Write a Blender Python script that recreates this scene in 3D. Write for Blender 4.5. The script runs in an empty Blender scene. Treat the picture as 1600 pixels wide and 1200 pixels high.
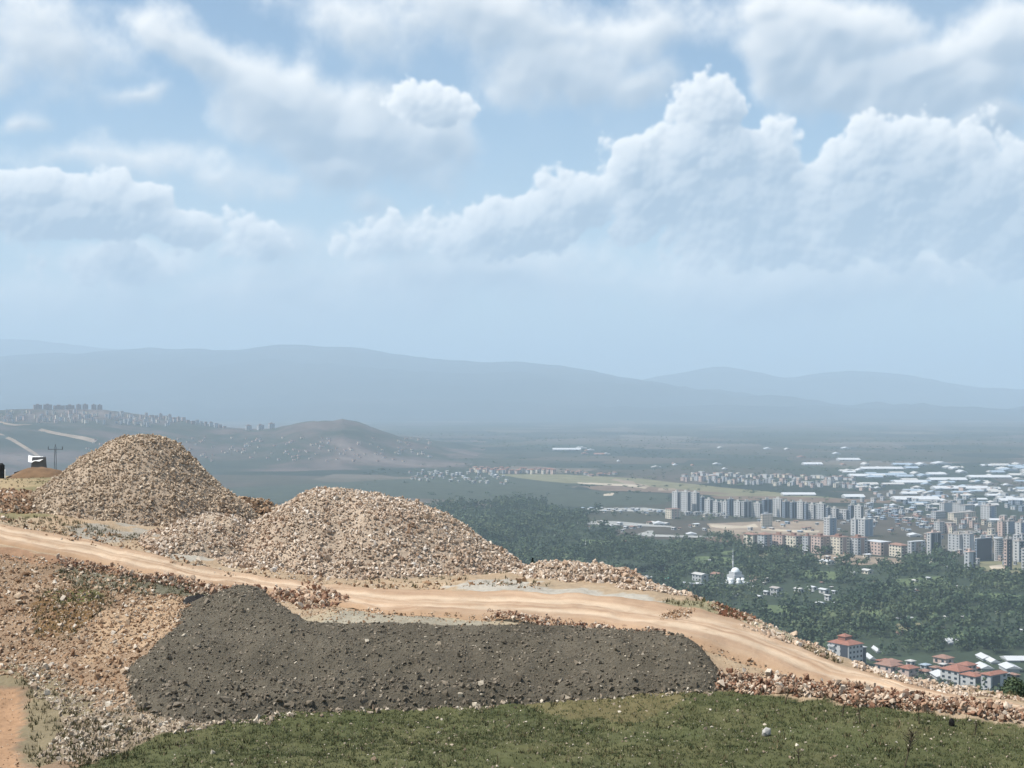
import bpy, bmesh, math, random
import numpy as np
from mathutils import Vector, Matrix, Euler

random.seed(7)
RNG = np.random.default_rng(7)
sc = bpy.context.scene
COL = sc.collection
R = math.radians

# ------------------------------------------------------------------ camera
F = 2200.0                 # focal length in pixels of a 1600 wide frame
ZC = 171.0                 # eye height above the valley floor
HOR = 620.0                # horizon row in that frame
cam_d = bpy.data.cameras.new('camera')
cam = bpy.data.objects.new('camera', cam_d)
COL.objects.link(cam)
cam.location = (0, 0, ZC)
cam.rotation_euler = (R(90), 0, 0)
cam_d.sensor_width = 36.0
cam_d.lens = F / 1600 * 36.0
cam_d.shift_y = (HOR - 600) / 1600
cam_d.clip_start = 0.5
cam_d.clip_end = 60000
sc.camera = cam

# ------------------------------------------------------------------ light
SUN_EL, SUN_AZ = 57.0, -104.0        # azimuth measured clockwise from +Y: the sun is on the left
SUN_STRENGTH, SKY_STRENGTH = 5.0, 0.11
HAZE_DENSITY = 0.000125
sun_d = bpy.data.lights.new('sun', 'SUN')
sun_d.energy = SUN_STRENGTH
sun_d.angle = R(0.55)
sun_d.color = (1.0, 0.95, 0.87)
sun = bpy.data.objects.new('sun', sun_d)
COL.objects.link(sun)
sv = Vector((math.sin(R(SUN_AZ)) * math.cos(R(SUN_EL)), math.cos(R(SUN_AZ)) * math.cos(R(SUN_EL)), math.sin(R(SUN_EL))))
sun.rotation_euler = sv.to_track_quat('Z', 'Y').to_euler()
sun.location = (-300, 40, 600)

sc.view_settings.view_transform = 'Standard'
sc.view_settings.look = 'None'
sc.view_settings.exposure = 0.36
sc.view_settings.gamma = 1.0
sc.view_settings.use_curve_mapping = False
cy = sc.cycles
cy.max_bounces = 6
cy.diffuse_bounces = 2
cy.glossy_bounces = 2
cy.transmission_bounces = 2
cy.volume_bounces = 4
cy.transparent_max_bounces = 4
cy.use_denoising = True
try:
    cy.denoiser = 'OPENIMAGEDENOISE'
except Exception:
    pass
cy.use_adaptive_sampling = True
cy.adaptive_threshold = 0.02


# ------------------------------------------------------------------ node helper
class NT:
    def __init__(s, tree):
        s.t = tree
        s.n = tree.nodes
        s.l = tree.links

    def node(s, typ, **kw):
        n = s.n.new(typ)
        for k, v in kw.items():
            setattr(n, k, v)
        return n

    def put(s, sock, v):
        if hasattr(v, 'is_linked') or isinstance(v, bpy.types.NodeSocket):
            s.l.new(v, sock)
        else:
            sock.default_value = v

    def math(s, op, a, b=None, c=None, clamp=False):
        n = s.node('ShaderNodeMath', operation=op, use_clamp=clamp)
        s.put(n.inputs[0], a)
        if b is not None:
            s.put(n.inputs[1], b)
        if c is not None:
            s.put(n.inputs[2], c)
        return n.outputs[0]

    def vmath(s, op, a, b=None, out=0):
        n = s.node('ShaderNodeVectorMath', operation=op)
        s.put(n.inputs[0], a)
        if b is not None:
            s.put(n.inputs['Scale'] if op == 'SCALE' else n.inputs[1], b)
        return n.outputs['Value'] if op in ('LENGTH', 'DOT_PRODUCT', 'DISTANCE') else n.outputs['Vector']

    def mix(s, f, a, b, mode='MIX'):
        n = s.node('ShaderNodeMix', data_type='RGBA', blend_type=mode)
        s.put(n.inputs[0], f)
        s.put(n.inputs[6], a)
        s.put(n.inputs[7], b)
        return n.outputs[2]

    def noise(s, vec, scale, detail=4, rough=0.5, dist=0.0, lac=2.0):
        n = s.node('ShaderNodeTexNoise')
        s.put(n.inputs['Vector'], vec)
        n.inputs['Scale'].default_value = scale
        n.inputs['Detail'].default_value = detail
        n.inputs['Roughness'].default_value = rough
        n.inputs['Distortion'].default_value = dist
        n.inputs['Lacunarity'].default_value = lac
        return n.outputs['Fac']

    def ramp(s, f, stops, interp='LINEAR'):
        n = s.node('ShaderNodeValToRGB')
        cr = n.color_ramp
        cr.interpolation = interp
        while len(cr.elements) > 1:
            cr.elements.remove(cr.elements[-1])
        cr.elements[0].position = stops[0][0]
        cr.elements[0].color = rgba(stops[0][1])
        for p, c in stops[1:]:
            e = cr.elements.new(p)
            e.color = rgba(c)
        s.put(n.inputs[0], f)
        return n.outputs[0]

    def smooth(s, v, a, b, lo=0.0, hi=1.0):
        n = s.node('ShaderNodeMapRange', interpolation_type='SMOOTHSTEP')
        s.put(n.inputs[0], v)
        n.inputs[1].default_value = a
        n.inputs[2].default_value = b
        n.inputs[3].default_value = lo
        n.inputs[4].default_value = hi
        return n.outputs[0]


def rgba(c):
    if isinstance(c, (int, float)):
        return (c, c, c, 1)
    return (c[0], c[1], c[2], 1)


# ------------------------------------------------------------------ world: sky with clouds
world = bpy.data.worlds.new('World')
sc.world = world
world.use_nodes = True
world.node_tree.nodes.clear()


def sky_uv(px, py):
    """frame position -> (azimuth, elevation) * 2.2, the cloud map's own units"""
    x, z = (px - 800) / F, (HOR - py) / F
    l = math.sqrt(1 + x * x + z * z)
    return math.atan2(x, 1) * 2.2, math.asin(z / l) * 2.2


# cumulus heaps: px, py, rx, ry, turn(deg), weight
HEAPS = [
    (1112, 195, 62, 75, 0, 1.0), (1150, 250, 75, 60, 0, 1.0), (1218, 236, 50, 48, 0, .95), (1085, 255, 60, 60, 0, 1.0),
    (985, 268, 58, 50, 0, 1.0), (1050, 310, 120, 70, 0, 1.1), (900, 318, 90, 48, -12, 1.0), (800, 350, 130, 46, -8, .95), (1160, 330, 150, 75, 0, 1.1),
    (1385, 228, 70, 48, 0, 1.0), (1320, 268, 65, 55, 0, 1.0), (1440, 270, 110, 75, 0, 1.05), (1350, 330, 160, 80, 0, 1.1), (1520, 320, 130, 90, 0, 1.1),
    (1590, 372, 75, 62, 0, 1.0),
    (50, 308, 95, 40, 0, 1.0), (150, 322, 85, 42, 0, 1.0), (225, 320, 50, 30, 0, .95), (120, 345, 190, 34, 0, 1.0), (280, 355, 60, 26, 0, .8),
    (400, 368, 52, 32, 0, .62), (596, 372, 60, 32, 0, .62), (190, 412, 80, 26, 0, .55),
    (672, 166, 58, 30, 0, .75),
]
# broad soft clouds
BANKS = [
    (330, 90, 170, 66, 30, 1.25), (440, 165, 190, 92, 28, 1.45), (570, 215, 170, 78, 20, 1.4), (670, 215, 100, 66, 0, 1.2), (240, 48, 90, 46, 20, 1.0), (520, 262, 110, 40, 8, 1.0),
    (200, 148, 62, 22, -4, .6), (32, 180, 50, 20, 0, .5), (40, 120, 34, 18, 0, .35),
    (1245, 85, 75, 80, -20, 1.2), (1330, 40, 110, 56, 0, 1.2), (1450, 112, 95, 72, -25, 1.35), (1555, 62, 95, 72, 0, 1.25), (1340, 120, 130, 60, 0, 1.0), (1530, 150, 130, 60, 0, 1.1), (1460, 140, 150, 50, -12, .95), (1560, 210, 110, 40, 0, .9), (1220, 20, 90, 40, 0, .7),
    (880, 105, 150, 60, 5, .85), (980, 130, 120, 40, 4, .8), (760, 30, 270, 62, 3, .8), (1000, 40, 200, 66, 0, .8), (560, 40, 130, 50, 20, .6),
    (60, 60, 190, 80, 0, .62), (170, 250, 190, 24, 0, .32), (450, 280, 160, 26, 0, .3),
    (400, 376, 100, 40, 0, .8), (600, 372, 110, 46, 0, .85), (566, 325, 36, 40, 0, .6), (200, 414, 130, 34, 0, .8), (720, 365, 90, 44, 0, .8), (1460, 420, 150, 34, 0, .8), (300, 470, 500, 62, 0, .5), (800, 430, 420, 62, 0, .62), (1250, 440, 420, 80, 0, .72), (1500, 430, 300, 70, 0, .6),
]



def vnoise(x, y, seed=0):
    """smooth lattice noise, 0..1"""
    x0 = np.floor(x).astype(np.int64)
    y0 = np.floor(y).astype(np.int64)
    fx, fy = x - x0, y - y0
    fx = fx * fx * fx * (fx * (fx * 6 - 15) + 10)
    fy = fy * fy * fy * (fy * (fy * 6 - 15) + 10)

    def hsh(i, j):
        n = (i * 374761393 + j * 668265263 + seed * 974634777) & 0xffffffff
        n = ((n ^ (n >> 13)) * 1274126177) & 0xffffffff
        n = ((n ^ (n >> 16)) * 2246822519) & 0xffffffff
        return ((n ^ (n >> 15)) & 0xffffff) / float(0xffffff)
    a, b = hsh(x0, y0), hsh(x0 + 1, y0)
    c, d = hsh(x0, y0 + 1), hsh(x0 + 1, y0 + 1)
    return (a * (1 - fx) + b * fx) * (1 - fy) + (c * (1 - fx) + d * fx) * fy


def fbm(x, y, octaves=4, seed=0, gain=0.5, lac=2.03):
    t, amp, tot = 0.0, 1.0, 0.0
    for i in range(octaves):
        t = t + amp * vnoise(x, y, seed + i * 17)
        tot += amp
        amp *= gain
        x, y = x * lac + 11.3, y * lac - 7.7
    return t / tot


def worley(x, y, seed=0):
    """distance to the nearest of jittered cell points"""
    xi, yi = np.floor(x).astype(np.int64), np.floor(y).astype(np.int64)
    best = np.full(x.shape, 9.0)
    for dx in (-1, 0, 1):
        for dy in (-1, 0, 1):
            i, j = xi + dx, yi + dy
            n = (i * 374761393 + j * 668265263 + seed * 974634777) & 0xffffffff
            n = ((n ^ (n >> 13)) * 1274126177) & 0xffffffff
            n = n ^ (n >> 16)
            px = i + (n & 0xfff) / 4096.0
            py = j + ((n >> 12) & 0xfff) / 4096.0
            best = np.minimum(best, (px - x) ** 2 + (py - y) ** 2)
    return np.sqrt(best)


def sstep(v, a, b):
    t = np.clip((v - a) / (b - a), 0, 1)
    return t * t * (3 - 2 * t)


def blob_field(U, V, blobs):
    acc = np.full(U.shape, -3.0)
    for px, py, rx, ry, turn, wgt in blobs:
        u, v = sky_uv(px, py)
        t = R(-turn)
        du, dv = U - u, V - v
        a = (du * math.cos(t) + dv * math.sin(t)) / (rx / 1000)
        b = (-du * math.sin(t) + dv * math.cos(t)) / (ry / 1000)
        d = wgt * (1 - np.sqrt(a * a + b * b))
        m = np.maximum(acc, d)
        k = 0.14
        h = np.maximum(k - np.abs(acc - d), 0) / k
        acc = m + h * h * k * 0.25
    return acc


def shifted(A, du, dv):
    """A sampled at an offset in cells, edges held"""
    du, dv = int(round(du)), int(round(dv))
    h, wd = A.shape
    iy = np.clip(np.arange(h) + dv, 0, h - 1)
    ix = np.clip(np.arange(wd) + du, 0, wd - 1)
    return A[iy][:, ix]


def blur(A, n):
    for ax in (0, 1):
        for _ in range(2):
            c = np.cumsum(np.concatenate([np.repeat(np.take(A, [0], ax), n + 1, ax), A, np.repeat(np.take(A, [-1], ax), n, ax)], ax), ax)
            k = 2 * n + 1
            A = (np.take(c, range(k, c.shape[ax]), ax) - np.take(c, range(0, c.shape[ax] - k), ax)) / k
    return A


SHADE = np.array((0.31, 0.395, 0.50))
LIT = np.array((0.97, 0.965, 0.95))
CS = 1.0 / SKY_STRENGTH


def cloud_map(az0, az1, el0, el1, wd, ht):
    """premultiplied cloud radiance and cover over a patch of sky"""
    az = R(1) * (az0 + (np.arange(wd) + .5) / wd * (az1 - az0))
    el = R(1) * (el0 + (np.arange(ht) + .5) / ht * (el1 - el0))
    U, V = np.meshgrid(az * 2.2, el * 2.2)
    cell = (az[1] - az[0]) * 2.2
    # swirl the coordinates a little so that outlines are not plain ellipses
    wx = fbm(U * 7, V * 7, 3, 5) - .5
    wy = fbm(U * 7 + 31, V * 7, 3, 9) - .5
    Uw, Vw = U + wx * .10, V + wy * .075
    hb = blob_field(U + wx * .03, V + wy * .03, HEAPS)
    bb = blob_field(Uw, Vw, BANKS)
    # cauliflower bulges at three sizes
    Uf, Vf = U + wx * .02, V + wy * .02
    p = 1.0 * (.62 - worley(Uf * 15, Vf * 15, 3)) + .55 * (.55 - worley(Uf * 34, Vf * 34, 4)) + .3 * (.55 - worley(Uf * 75, Vf * 75, 6))
    fine = fbm(U * 22, V * 22, 5, 21, .58) - .5
    big = fbm(U * 4.2, V * 5.5, 4, 33, .5) - .5
    heap = hb + .62 * p + .55 * fine + .25 * big
    front = np.maximum(sstep(np.abs(U), .86, 1.15), sstep(V, .66, .85))
    rest = (fbm(U * 2.2, V * 3.2, 4, 51, .5) - .50) * 4 + front * 4 - 4
    bank = np.maximum(bb, rest) + .65 * big + .60 * fine + .10 * p
    flat = sstep(V, .30, .10)                     # nearer the horizon the layers run together
    bank = bank - .18 * flat * fine
    th = np.clip(heap, 0, 1.6)
    tb = np.clip(bank + .1, 0, 1.6)

    def march(T, steps, length, dirx=-.50, diry=.86):
        tau = 0
        for i in range(1, steps + 1):
            r = length * i / steps / cell
            tau = tau + shifted(T, dirx * r, diry * r)
        return tau / steps

    def relief(T, amp):
        gy, gx = np.gradient(T)
        nx, ny = -gx / cell * amp, -gy / cell * amp
        return np.clip((nx * -.50 + ny * .80 + .30) / np.sqrt(1 + nx * nx + ny * ny), -1, 1)
    sh = np.exp(-2.4 * march(blur(th, 3), 10, .080)) * .66 + np.exp(-6 * march(blur(th, 1), 5, .014)) * .26 + .23 * relief(blur(th, 1), .045)
    sb = np.exp(-2.2 * march(blur(tb, 3), 14, .10)) * 1.0 + .24 * relief(blur(tb, 3), .06)
    sh = np.clip(sh + .06 * fine, 0, 1)[..., None]
    sb = np.clip(sb + .10 * fine, 0, 1)[..., None]
    ah = sstep(heap, .0, .24)[..., None] * .95
    ab = sstep(bank, -.12, .62)[..., None] * .96
    veil = sstep(V, .45, .02) * .58 + .06
    veil = np.clip(veil + .5 * big, 0, .8)[..., None]
    veil_c = np.array((.55, .63, .70))
    rgb = veil_c * veil
    al = veil
    for col, a in ((SHADE + (LIT * .95 - SHADE) * sb, ab), (SHADE + (LIT - SHADE) * sh, ah)):
        rgb = rgb * (1 - a) + col * a
        al = al * (1 - a) + a
    k = sstep(el, R(-3), R(.5))[:, None, None]   # nothing below the horizon
    return np.concatenate([rgb * CS * k, al * k], 2).astype(np.float32)


def as_image(name, arr):
    im = bpy.data.images.new(name, arr.shape[1], arr.shape[0], alpha=True, float_buffer=True, is_data=True)
    im.alpha_mode = 'CHANNEL_PACKED'
    im.pixels.foreach_set(arr.ravel())
    im.update()
    im.pack()
    return im


FRONT = (-34.0, 34.0, -3.0, 27.0)
img_front = as_image('front_clouds', cloud_map(*FRONT, 1700, 750))
img_round = as_image('all_round_clouds', cloud_map(-180, 180, -90, 90, 1200, 600))

w = NT(world.node_tree)
tc = w.node('ShaderNodeTexCoord')
sp = w.node('ShaderNodeSeparateXYZ')
w.put(sp.inputs[0], tc.outputs['Generated'])
AZ = w.math('ARCTAN2', sp.outputs[0], sp.outputs[1])
EL = w.math('ARCSINE', sp.outputs[2])


def lookup(im, box):
    cb = w.node('ShaderNodeCombineXYZ')
    w.put(cb.inputs[0], w.math('MULTIPLY_ADD', AZ, 1 / R(box[1] - box[0]), -box[0] / (box[1] - box[0])))
    w.put(cb.inputs[1], w.math('MULTIPLY_ADD', EL, 1 / R(box[3] - box[2]), -box[2] / (box[3] - box[2])))
    t = w.node('ShaderNodeTexImage', extension='EXTEND', interpolation='Cubic')
    t.image = im
    w.put(t.inputs[0], cb.outputs[0])
    return t.outputs[0], t.outputs[1]


cf, af = lookup(img_front, FRONT)
cr_, ar_ = lookup(img_round, (-180, 180, -90, 90))
inside = w.math('MULTIPLY', w.smooth(w.math('ABSOLUTE', AZ), R(33), R(28), 0, 1), w.smooth(EL, R(26), R(22), 0, 1))
inside = w.math('MULTIPLY', inside, w.smooth(EL, R(-3), R(-2), 0, 1))
cloud_c = w.mix(inside, cr_, cf)
cloud_a = w.math('ADD', w.math('MULTIPLY', af, inside), w.math('MULTIPLY', ar_, w.math('SUBTRACT', 1.0, inside)))

sky = w.node('ShaderNodeTexSky', sky_type='NISHITA')
sky.sun_disc = False
sky.sun_elevation = R(SUN_EL)
sky.sun_rotation = R(SUN_AZ)
sky.altitude = 900
sky.air_density = 1.0
sky.dust_density = 1.0
sky.ozone_density = 1.2
clear = w.vmath('SCALE', sky.outputs[0], w.math('SUBTRACT', 1.0, cloud_a))
clear = w.vmath('MULTIPLY', clear, (0.94, 1.02, 1.0))
total = w.vmath('ADD', clear, cloud_c)
bg = w.node('ShaderNodeBackground')
w.put(bg.inputs[0], total)
bg.inputs[1].default_value = SKY_STRENGTH
wo = w.node('ShaderNodeOutputWorld')
w.put(wo.inputs[0], bg.outputs[0])
world.cycles.sampling_method = 'MANUAL'
world.cycles.sample_map_resolution = 1024


# ------------------------------------------------------------------ mesh and object helpers
def make_mesh(name, verts, faces, mat=None, smooth=False, colors=None):
    """faces: an (n,3) or (n,4) array, or a list of such arrays"""
    if not isinstance(faces, (list, tuple)):
        faces = [faces]
    faces = [np.asarray(f, np.int32) for f in faces if len(f)]
    me = bpy.data.meshes.new(name)
    verts = np.asarray(verts, np.float32)
    me.vertices.add(len(verts))
    me.vertices.foreach_set('co', verts.ravel())
    loops = np.concatenate([f.ravel() for f in faces])
    sizes = np.concatenate([np.full(len(f), f.shape[1], np.int32) for f in faces])
    starts = np.concatenate([[0], np.cumsum(sizes)[:-1]]).astype(np.int32)
    me.loops.add(len(loops))
    me.loops.foreach_set('vertex_index', loops)
    me.polygons.add(len(sizes))
    me.polygons.foreach_set('loop_start', starts)
    me.polygons.foreach_set('loop_total', sizes)
    me.polygons.foreach_set('use_smooth', np.full(len(sizes), smooth, bool))
    me.update(calc_edges=True)
    if colors is not None:
        at = me.color_attributes.new('soil', 'FLOAT_COLOR', 'POINT')
        c4 = np.ones((len(verts), 4), np.float32)
        c4[:, :3] = colors
        at.data.foreach_set('color', c4.ravel())
    if mat is not None:
        me.materials.append(mat)
    return me


def put(name, me, parent=None, loc=(0, 0, 0), rot=(0, 0, 0), scale=None, kind=None, label=None, cat=None, group=None):
    o = bpy.data.objects.new(name, me)
    COL.objects.link(o)
    o.location = loc
    o.rotation_euler = rot
    if scale is not None:
        o.scale = scale
    if parent is not None:
        o.parent = parent
    if kind:
        o['kind'] = kind
    if label:
        o['label'] = label
    if cat:
        o['category'] = cat
    if group:
        o['group'] = group
    return o


def empty(name, loc, label, cat, group=None, rz=0.0):
    return put(name, None, None, loc, (0, 0, rz), None, None, label, cat, group)


class Boxes:
    """collects boxes and quads into one mesh"""
    def __init__(s):
        s.v, s.f = [], []

    def quad(s, a, b, c, d):
        n = len(s.v)
        s.v += [a, b, c, d]
        s.f.append((n, n + 1, n + 2, n + 3))

    def tri(s, a, b, c):
        n = len(s.v)
        s.v += [a, b, c]
        s.f.append((n, n + 1, n + 2, n + 2))

    def box(s, x0, x1, y0, y1, z0, z1):
        n = len(s.v)
        s.v += [(x0, y0, z0), (x1, y0, z0), (x1, y1, z0), (x0, y1, z0), (x0, y0, z1), (x1, y0, z1), (x1, y1, z1), (x0, y1, z1)]
        for q in ((0, 3, 2, 1), (4, 5, 6, 7), (0, 1, 5, 4), (1, 2, 6, 5), (2, 3, 7, 6), (3, 0, 4, 7)):
            s.f.append(tuple(n + i for i in q))

    def tube(s, a, b, r0, r1, k=8):
        a, b = Vector(a), Vector(b)
        d = (b - a).normalized()
        e = d.orthogonal().normalized()
        f = d.cross(e)
        n = len(s.v)
        for c, r in ((a, r0), (b, r1)):
            for i in range(k):
                t = 2 * math.pi * i / k
                s.v.append(tuple(c + (e * math.cos(t) + f * math.sin(t)) * r))
        for i in range(k):
            j = (i + 1) % k
            s.f.append((n + i, n + j, n + k + j, n + k + i))
        for base, rev in ((n, True), (n + k, False)):
            for i in range(1, k - 1):
                t = (base, base + i, base + i + 1)
                s.f.append((t[0], t[2], t[1], t[1]) if rev else (t[0], t[1], t[2], t[2]))

    def hip(s, x0, x1, y0, y1, z, h, over=.6, gable=False):
        x0 -= over; x1 += over; y0 -= over; y1 += over
        th = .25
        ins = min(x1 - x0, y1 - y0) / 2
        if x1 - x0 >= y1 - y0:
            k = 0 if gable else ins
            r0, r1 = (x0 + k, (y0 + y1) / 2, z + h), (x1 - k, (y0 + y1) / 2, z + h)
            c = [(x0, y0, z), (x1, y0, z), (x1, y1, z), (x0, y1, z)]
            s.quad(c[0], c[1], r1, r0); s.quad(c[2], c[3], r0, r1); s.tri(c[1], c[2], r1); s.tri(c[3], c[0], r0)
        else:
            k = 0 if gable else ins
            r0, r1 = ((x0 + x1) / 2, y0 + k, z + h), ((x0 + x1) / 2, y1 - k, z + h)
            c = [(x0, y0, z), (x1, y0, z), (x1, y1, z), (x0, y1, z)]
            s.quad(c[1], c[2], r1, r0); s.quad(c[3], c[0], r0, r1); s.tri(c[0], c[1], r0); s.tri(c[2], c[3], r1)
        s.box(x0, x1, y0, y1, z - th, z - .004)

    def dome(s, c, r, zs=1.0, k=14, m=6):
        n = len(s.v)
        for i in range(m + 1):
            a = math.pi / 2 * i / m
            for j in range(k):
                t = 2 * math.pi * j / k
                s.v.append((c[0] + r * math.cos(a) * math.cos(t), c[1] + r * math.cos(a) * math.sin(t), c[2] + r * zs * math.sin(a)))
        for i in range(m):
            for j in range(k):
                q = (j + 1) % k
                s.f.append((n + i * k + j, n + i * k + q, n + (i + 1) * k + q, n + (i + 1) * k + j))

    def mesh(s, name, mat, smooth=False):
        quads = [f for f in s.f if f[2] != f[3]]
        tris = [f[:3] for f in s.f if f[2] == f[3]]
        return make_mesh(name, np.array(s.v, np.float32), [np.array(quads, np.int32).reshape(-1, 4), np.array(tris, np.int32).reshape(-1, 3)], mat, smooth)


def grid_faces(nx, ny, mask=None):
    """quads of an ny by nx grid of vertices"""
    i = np.arange(ny - 1)[:, None] * nx + np.arange(nx - 1)[None, :]
    q = np.stack([i, i + 1, i + nx + 1, i + nx], -1).reshape(-1, 4)
    if mask is not None:
        q = q[mask[q].any(1)]
    return q


def compact(v, f, c=None):
    used = np.unique(f)
    m = np.zeros(len(v), np.int64)
    m[used] = np.arange(len(used))
    return v[used], m[f], (c[used] if c is not None else None)


# ------------------------------------------------------------------ materials
def material(name, rough=.9, spec=.2):
    m = bpy.data.materials.new(name)
    m.use_nodes = True
    nt = NT(m.node_tree)
    b = m.node_tree.nodes['Principled BSDF']
    b.inputs['Roughness'].default_value = rough
    b.inputs['Specular IOR Level'].default_value = spec
    return m, nt, b


def world_pos(nt):
    return nt.node('ShaderNodeNewGeometry').outputs['Position']


def bump(nt, b, h, dist, strength=1.0):
    n = nt.node('ShaderNodeBump')
    n.inputs['Strength'].default_value = strength
    n.inputs['Distance'].default_value = dist
    nt.put(n.inputs['Height'], h)
    nt.put(b.inputs['Normal'], n.outputs[0])


def plain_mat(name, col, rough=.85, var=.12, scale=.25, spec=.2, metal=0.0):
    """one paint or plaster, with faint blotches"""
    m, nt, b = material(name, rough, spec)
    p = world_pos(nt)
    n = nt.noise(p, scale, 4, .6)
    f = nt.math('MULTIPLY_ADD', nt.math('SUBTRACT', n, .5), 2 * var * 2, 1.0)
    nt.put(b.inputs['Base Color'], nt.vmath('SCALE', rgba(col)[:3], f))
    b.inputs['Metallic'].default_value = metal
    return m


def stone_mat(name, stops, rough=.92, dust=None):
    m, nt, b = material(name, rough, .15)
    gm = nt.node('ShaderNodeNewGeometry')
    oi = nt.node('ShaderNodeObjectInfo')
    r = nt.math('FRACT', nt.math('ADD', gm.outputs['Random Per Island'], oi.outputs['Random']))
    c = nt.ramp(r, stops, 'LINEAR')
    n = nt.noise(gm.outputs['Position'], 5.0, 4, .65)
    c = nt.vmath('SCALE', c, nt.math('MULTIPLY_ADD', n, .9, .55))
    if dust:
        d = nt.smooth(nt.noise(gm.outputs['Position'], .35, 3, .55), .50, .72)
        c = nt.mix(nt.math('MULTIPLY', d, dust[1]), c, rgba(dust[0]))
    nt.put(b.inputs['Base Color'], c)
    bump(nt, b, nt.noise(gm.outputs['Position'], 14, 4, .6), .02, .5)
    return m


M = {}
M['stone'] = stone_mat('pale_crushed_stone', [(0, (0.269, 0.184, 0.129)), (.18, (0.371, 0.270, 0.196)), (.42, (0.464, 0.360, 0.268)), (.65, (0.528, 0.427, 0.335)), (.85, (0.603, 0.512, 0.424)), (1, (0.686, 0.620, 0.545))], dust=((0.352, 0.211, 0.134), .45))
M['stone_far'] = stone_mat('buff_crushed_stone', [(0, (0.253, 0.182, 0.128)), (.25, (0.357, 0.268, 0.190)), (.55, (0.431, 0.337, 0.243)), (.82, (0.498, 0.400, 0.300)), (1, (0.592, 0.510, 0.407))], dust=((0.338, 0.237, 0.159), .3))
M['red_stone'] = stone_mat('red_brown_rock', [(0, (.16, .08, .05)), (.25, (.26, .145, .095)), (.5, (.36, .24, .165)), (.75, (.46, .35, .26)), (1, (.58, .50, .41))])
M['slope_stone'] = stone_mat('slope_rubble_rock', [(0, (.17, .10, .06)), (.25, (.28, .175, .105)), (.55, (.37, .255, .165)), (.8, (.45, .35, .25)), (1, (.60, .54, .46))], dust=((.26, .15, .085), .4))
M['white_stone'] = stone_mat('pale_limestone', [(0, (.21, .155, .11)), (.3, (.33, .265, .20)), (.7, (.43, .36, .28)), (1, (.58, .52, .43))])
M['clod'] = stone_mat('grey_earth_clod', [(0, (.105, .088, .066)), (.4, (.152, .128, .098)), (.8, (.180, .150, .114)), (.93, (.24, .20, .155)), (1, (.50, .44, .35))])


def soil_mat(name, bump_d=.06, fine=1.0):
    """ground whose own colour is stored on its vertices, with grain and crumbs"""
    m, nt, b = material(name, .95, .1)
    p = world_pos(nt)
    at = nt.node('ShaderNodeVertexColor', layer_name='soil')
    n1 = nt.noise(p, .55 * fine, 5, .62)
    n2 = nt.noise(p, 4.5 * fine, 5, .7)
    f = nt.math('ADD', nt.math('MULTIPLY', n1, .75), nt.math('MULTIPLY', n2, .75))
    c = nt.vmath('SCALE', at.outputs[0], nt.math('ADD', f, .25))
    nt.put(b.inputs['Base Color'], c)
    bump(nt, b, nt.math('ADD', nt.math('MULTIPLY', n1, 1.5), n2), bump_d, .8)
    return m


M['soil'] = soil_mat('bare_soil')
M['bank'] = soil_mat('grey_bank_soil', .18, 1.6)
M['core'] = soil_mat('pile_fines', .10, 1.5)
M['plain'] = None

# ------------------------------------------------------------------ the near ground
def W(px, py, d):
    return ((px - 800) / F * d, d, ZC - (py - HOR) / F * d)


CTRL = [  # frame column, frame row, distance: the surveyed points of the near slope
    (0, 835, 63), (200, 872, 61), (400, 910, 59), (600, 935, 56), (800, 940, 55), (1000, 960, 53), (1200, 1020, 48.5), (1400, 1070, 46), (1600, 1107, 44.5),
    (470, 978, 50.2), (650, 980, 50.2), (820, 980, 50.1), (1000, 984, 49.5), (1090, 1012, 47.8), (1128, 1048, 46.7),
    (560, 952, 53.2), (250, 830, 67.5), (0, 795, 80), (0, 752, 115), (0, 744, 150), (100, 750, 115), (120, 742, 150),
    (330, 880, 62), (600, 907, 60), (830, 900, 62), (600, 866, 74), (850, 897, 69), (380, 815, 88),
    (1000, 926, 57.2), (1080, 936, 57), (1180, 975, 54.3), (1290, 1024, 51), (1400, 1062, 47.8), (1500, 1083, 46.6), (1600, 1099, 45.7), (1750, 1135, 44),
    (215, 1118, 45.2), (400, 1112, 45.4), (600, 1102, 46), (850, 1091, 46.1), (1120, 1076, 45.7), (1350, 1098, 44.3), (1600, 1130, 43), (1750, 1150, 42),
    (800, 1200, 38.4), (0, 1200, 40.2), (400, 1200, 39.4), (1600, 1200, 38.6), (1200, 1200, 38.4), (800, 1150, 41.6), (1300, 1150, 41.2),
    (60, 1095, 47.6), (0, 1060, 49.5), (100, 960, 54.4), (0, 905, 58.0), (150, 902, 58.3), (255, 922, 57), (330, 938, 56), (0, 980, 53.6), (200, 1010, 51),
    (300, 1020, 49.5), (160, 1080, 47.5), (-150, 830, 62), (-150, 1060, 49), (-150, 1200, 40), (-100, 752, 115),
]
CP = np.array([W(*c) for c in CTRL])
_S = 40.0


def _tps_k(d2):
    return np.where(d2 > 1e-12, .5 * d2 * np.log(np.maximum(d2, 1e-12)), 0)


def _tps_fit():
    X = CP[:, :2] / _S
    n = len(X)
    K = _tps_k(((X[:, None] - X[None]) ** 2).sum(-1)) + np.eye(n) * 1e-4
    Pm = np.c_[np.ones(n), X]
    A = np.zeros((n + 3, n + 3))
    A[:n, :n], A[:n, n:], A[n:, :n] = K, Pm, Pm.T
    return np.linalg.solve(A, np.r_[CP[:, 2] - ZC, np.zeros(3)])


_TW = _tps_fit()
_CX = np.array([-900, -120, -60, -54, -40, -22, -15.5, -8, .5, 5.6, 7.4, 9.5, 11.4, 13.1, 16.7, 24, 40, 120, 900.])
_CY = np.array([150, 150, 150, 150, 140, 96, 88, 82, 70, 60.5, 58.2, 55.6, 52.2, 48.9, 46.9, 45.5, 43, 38, 38.])


def crest(X):
    return np.interp(X, _CX, _CY)


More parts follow.
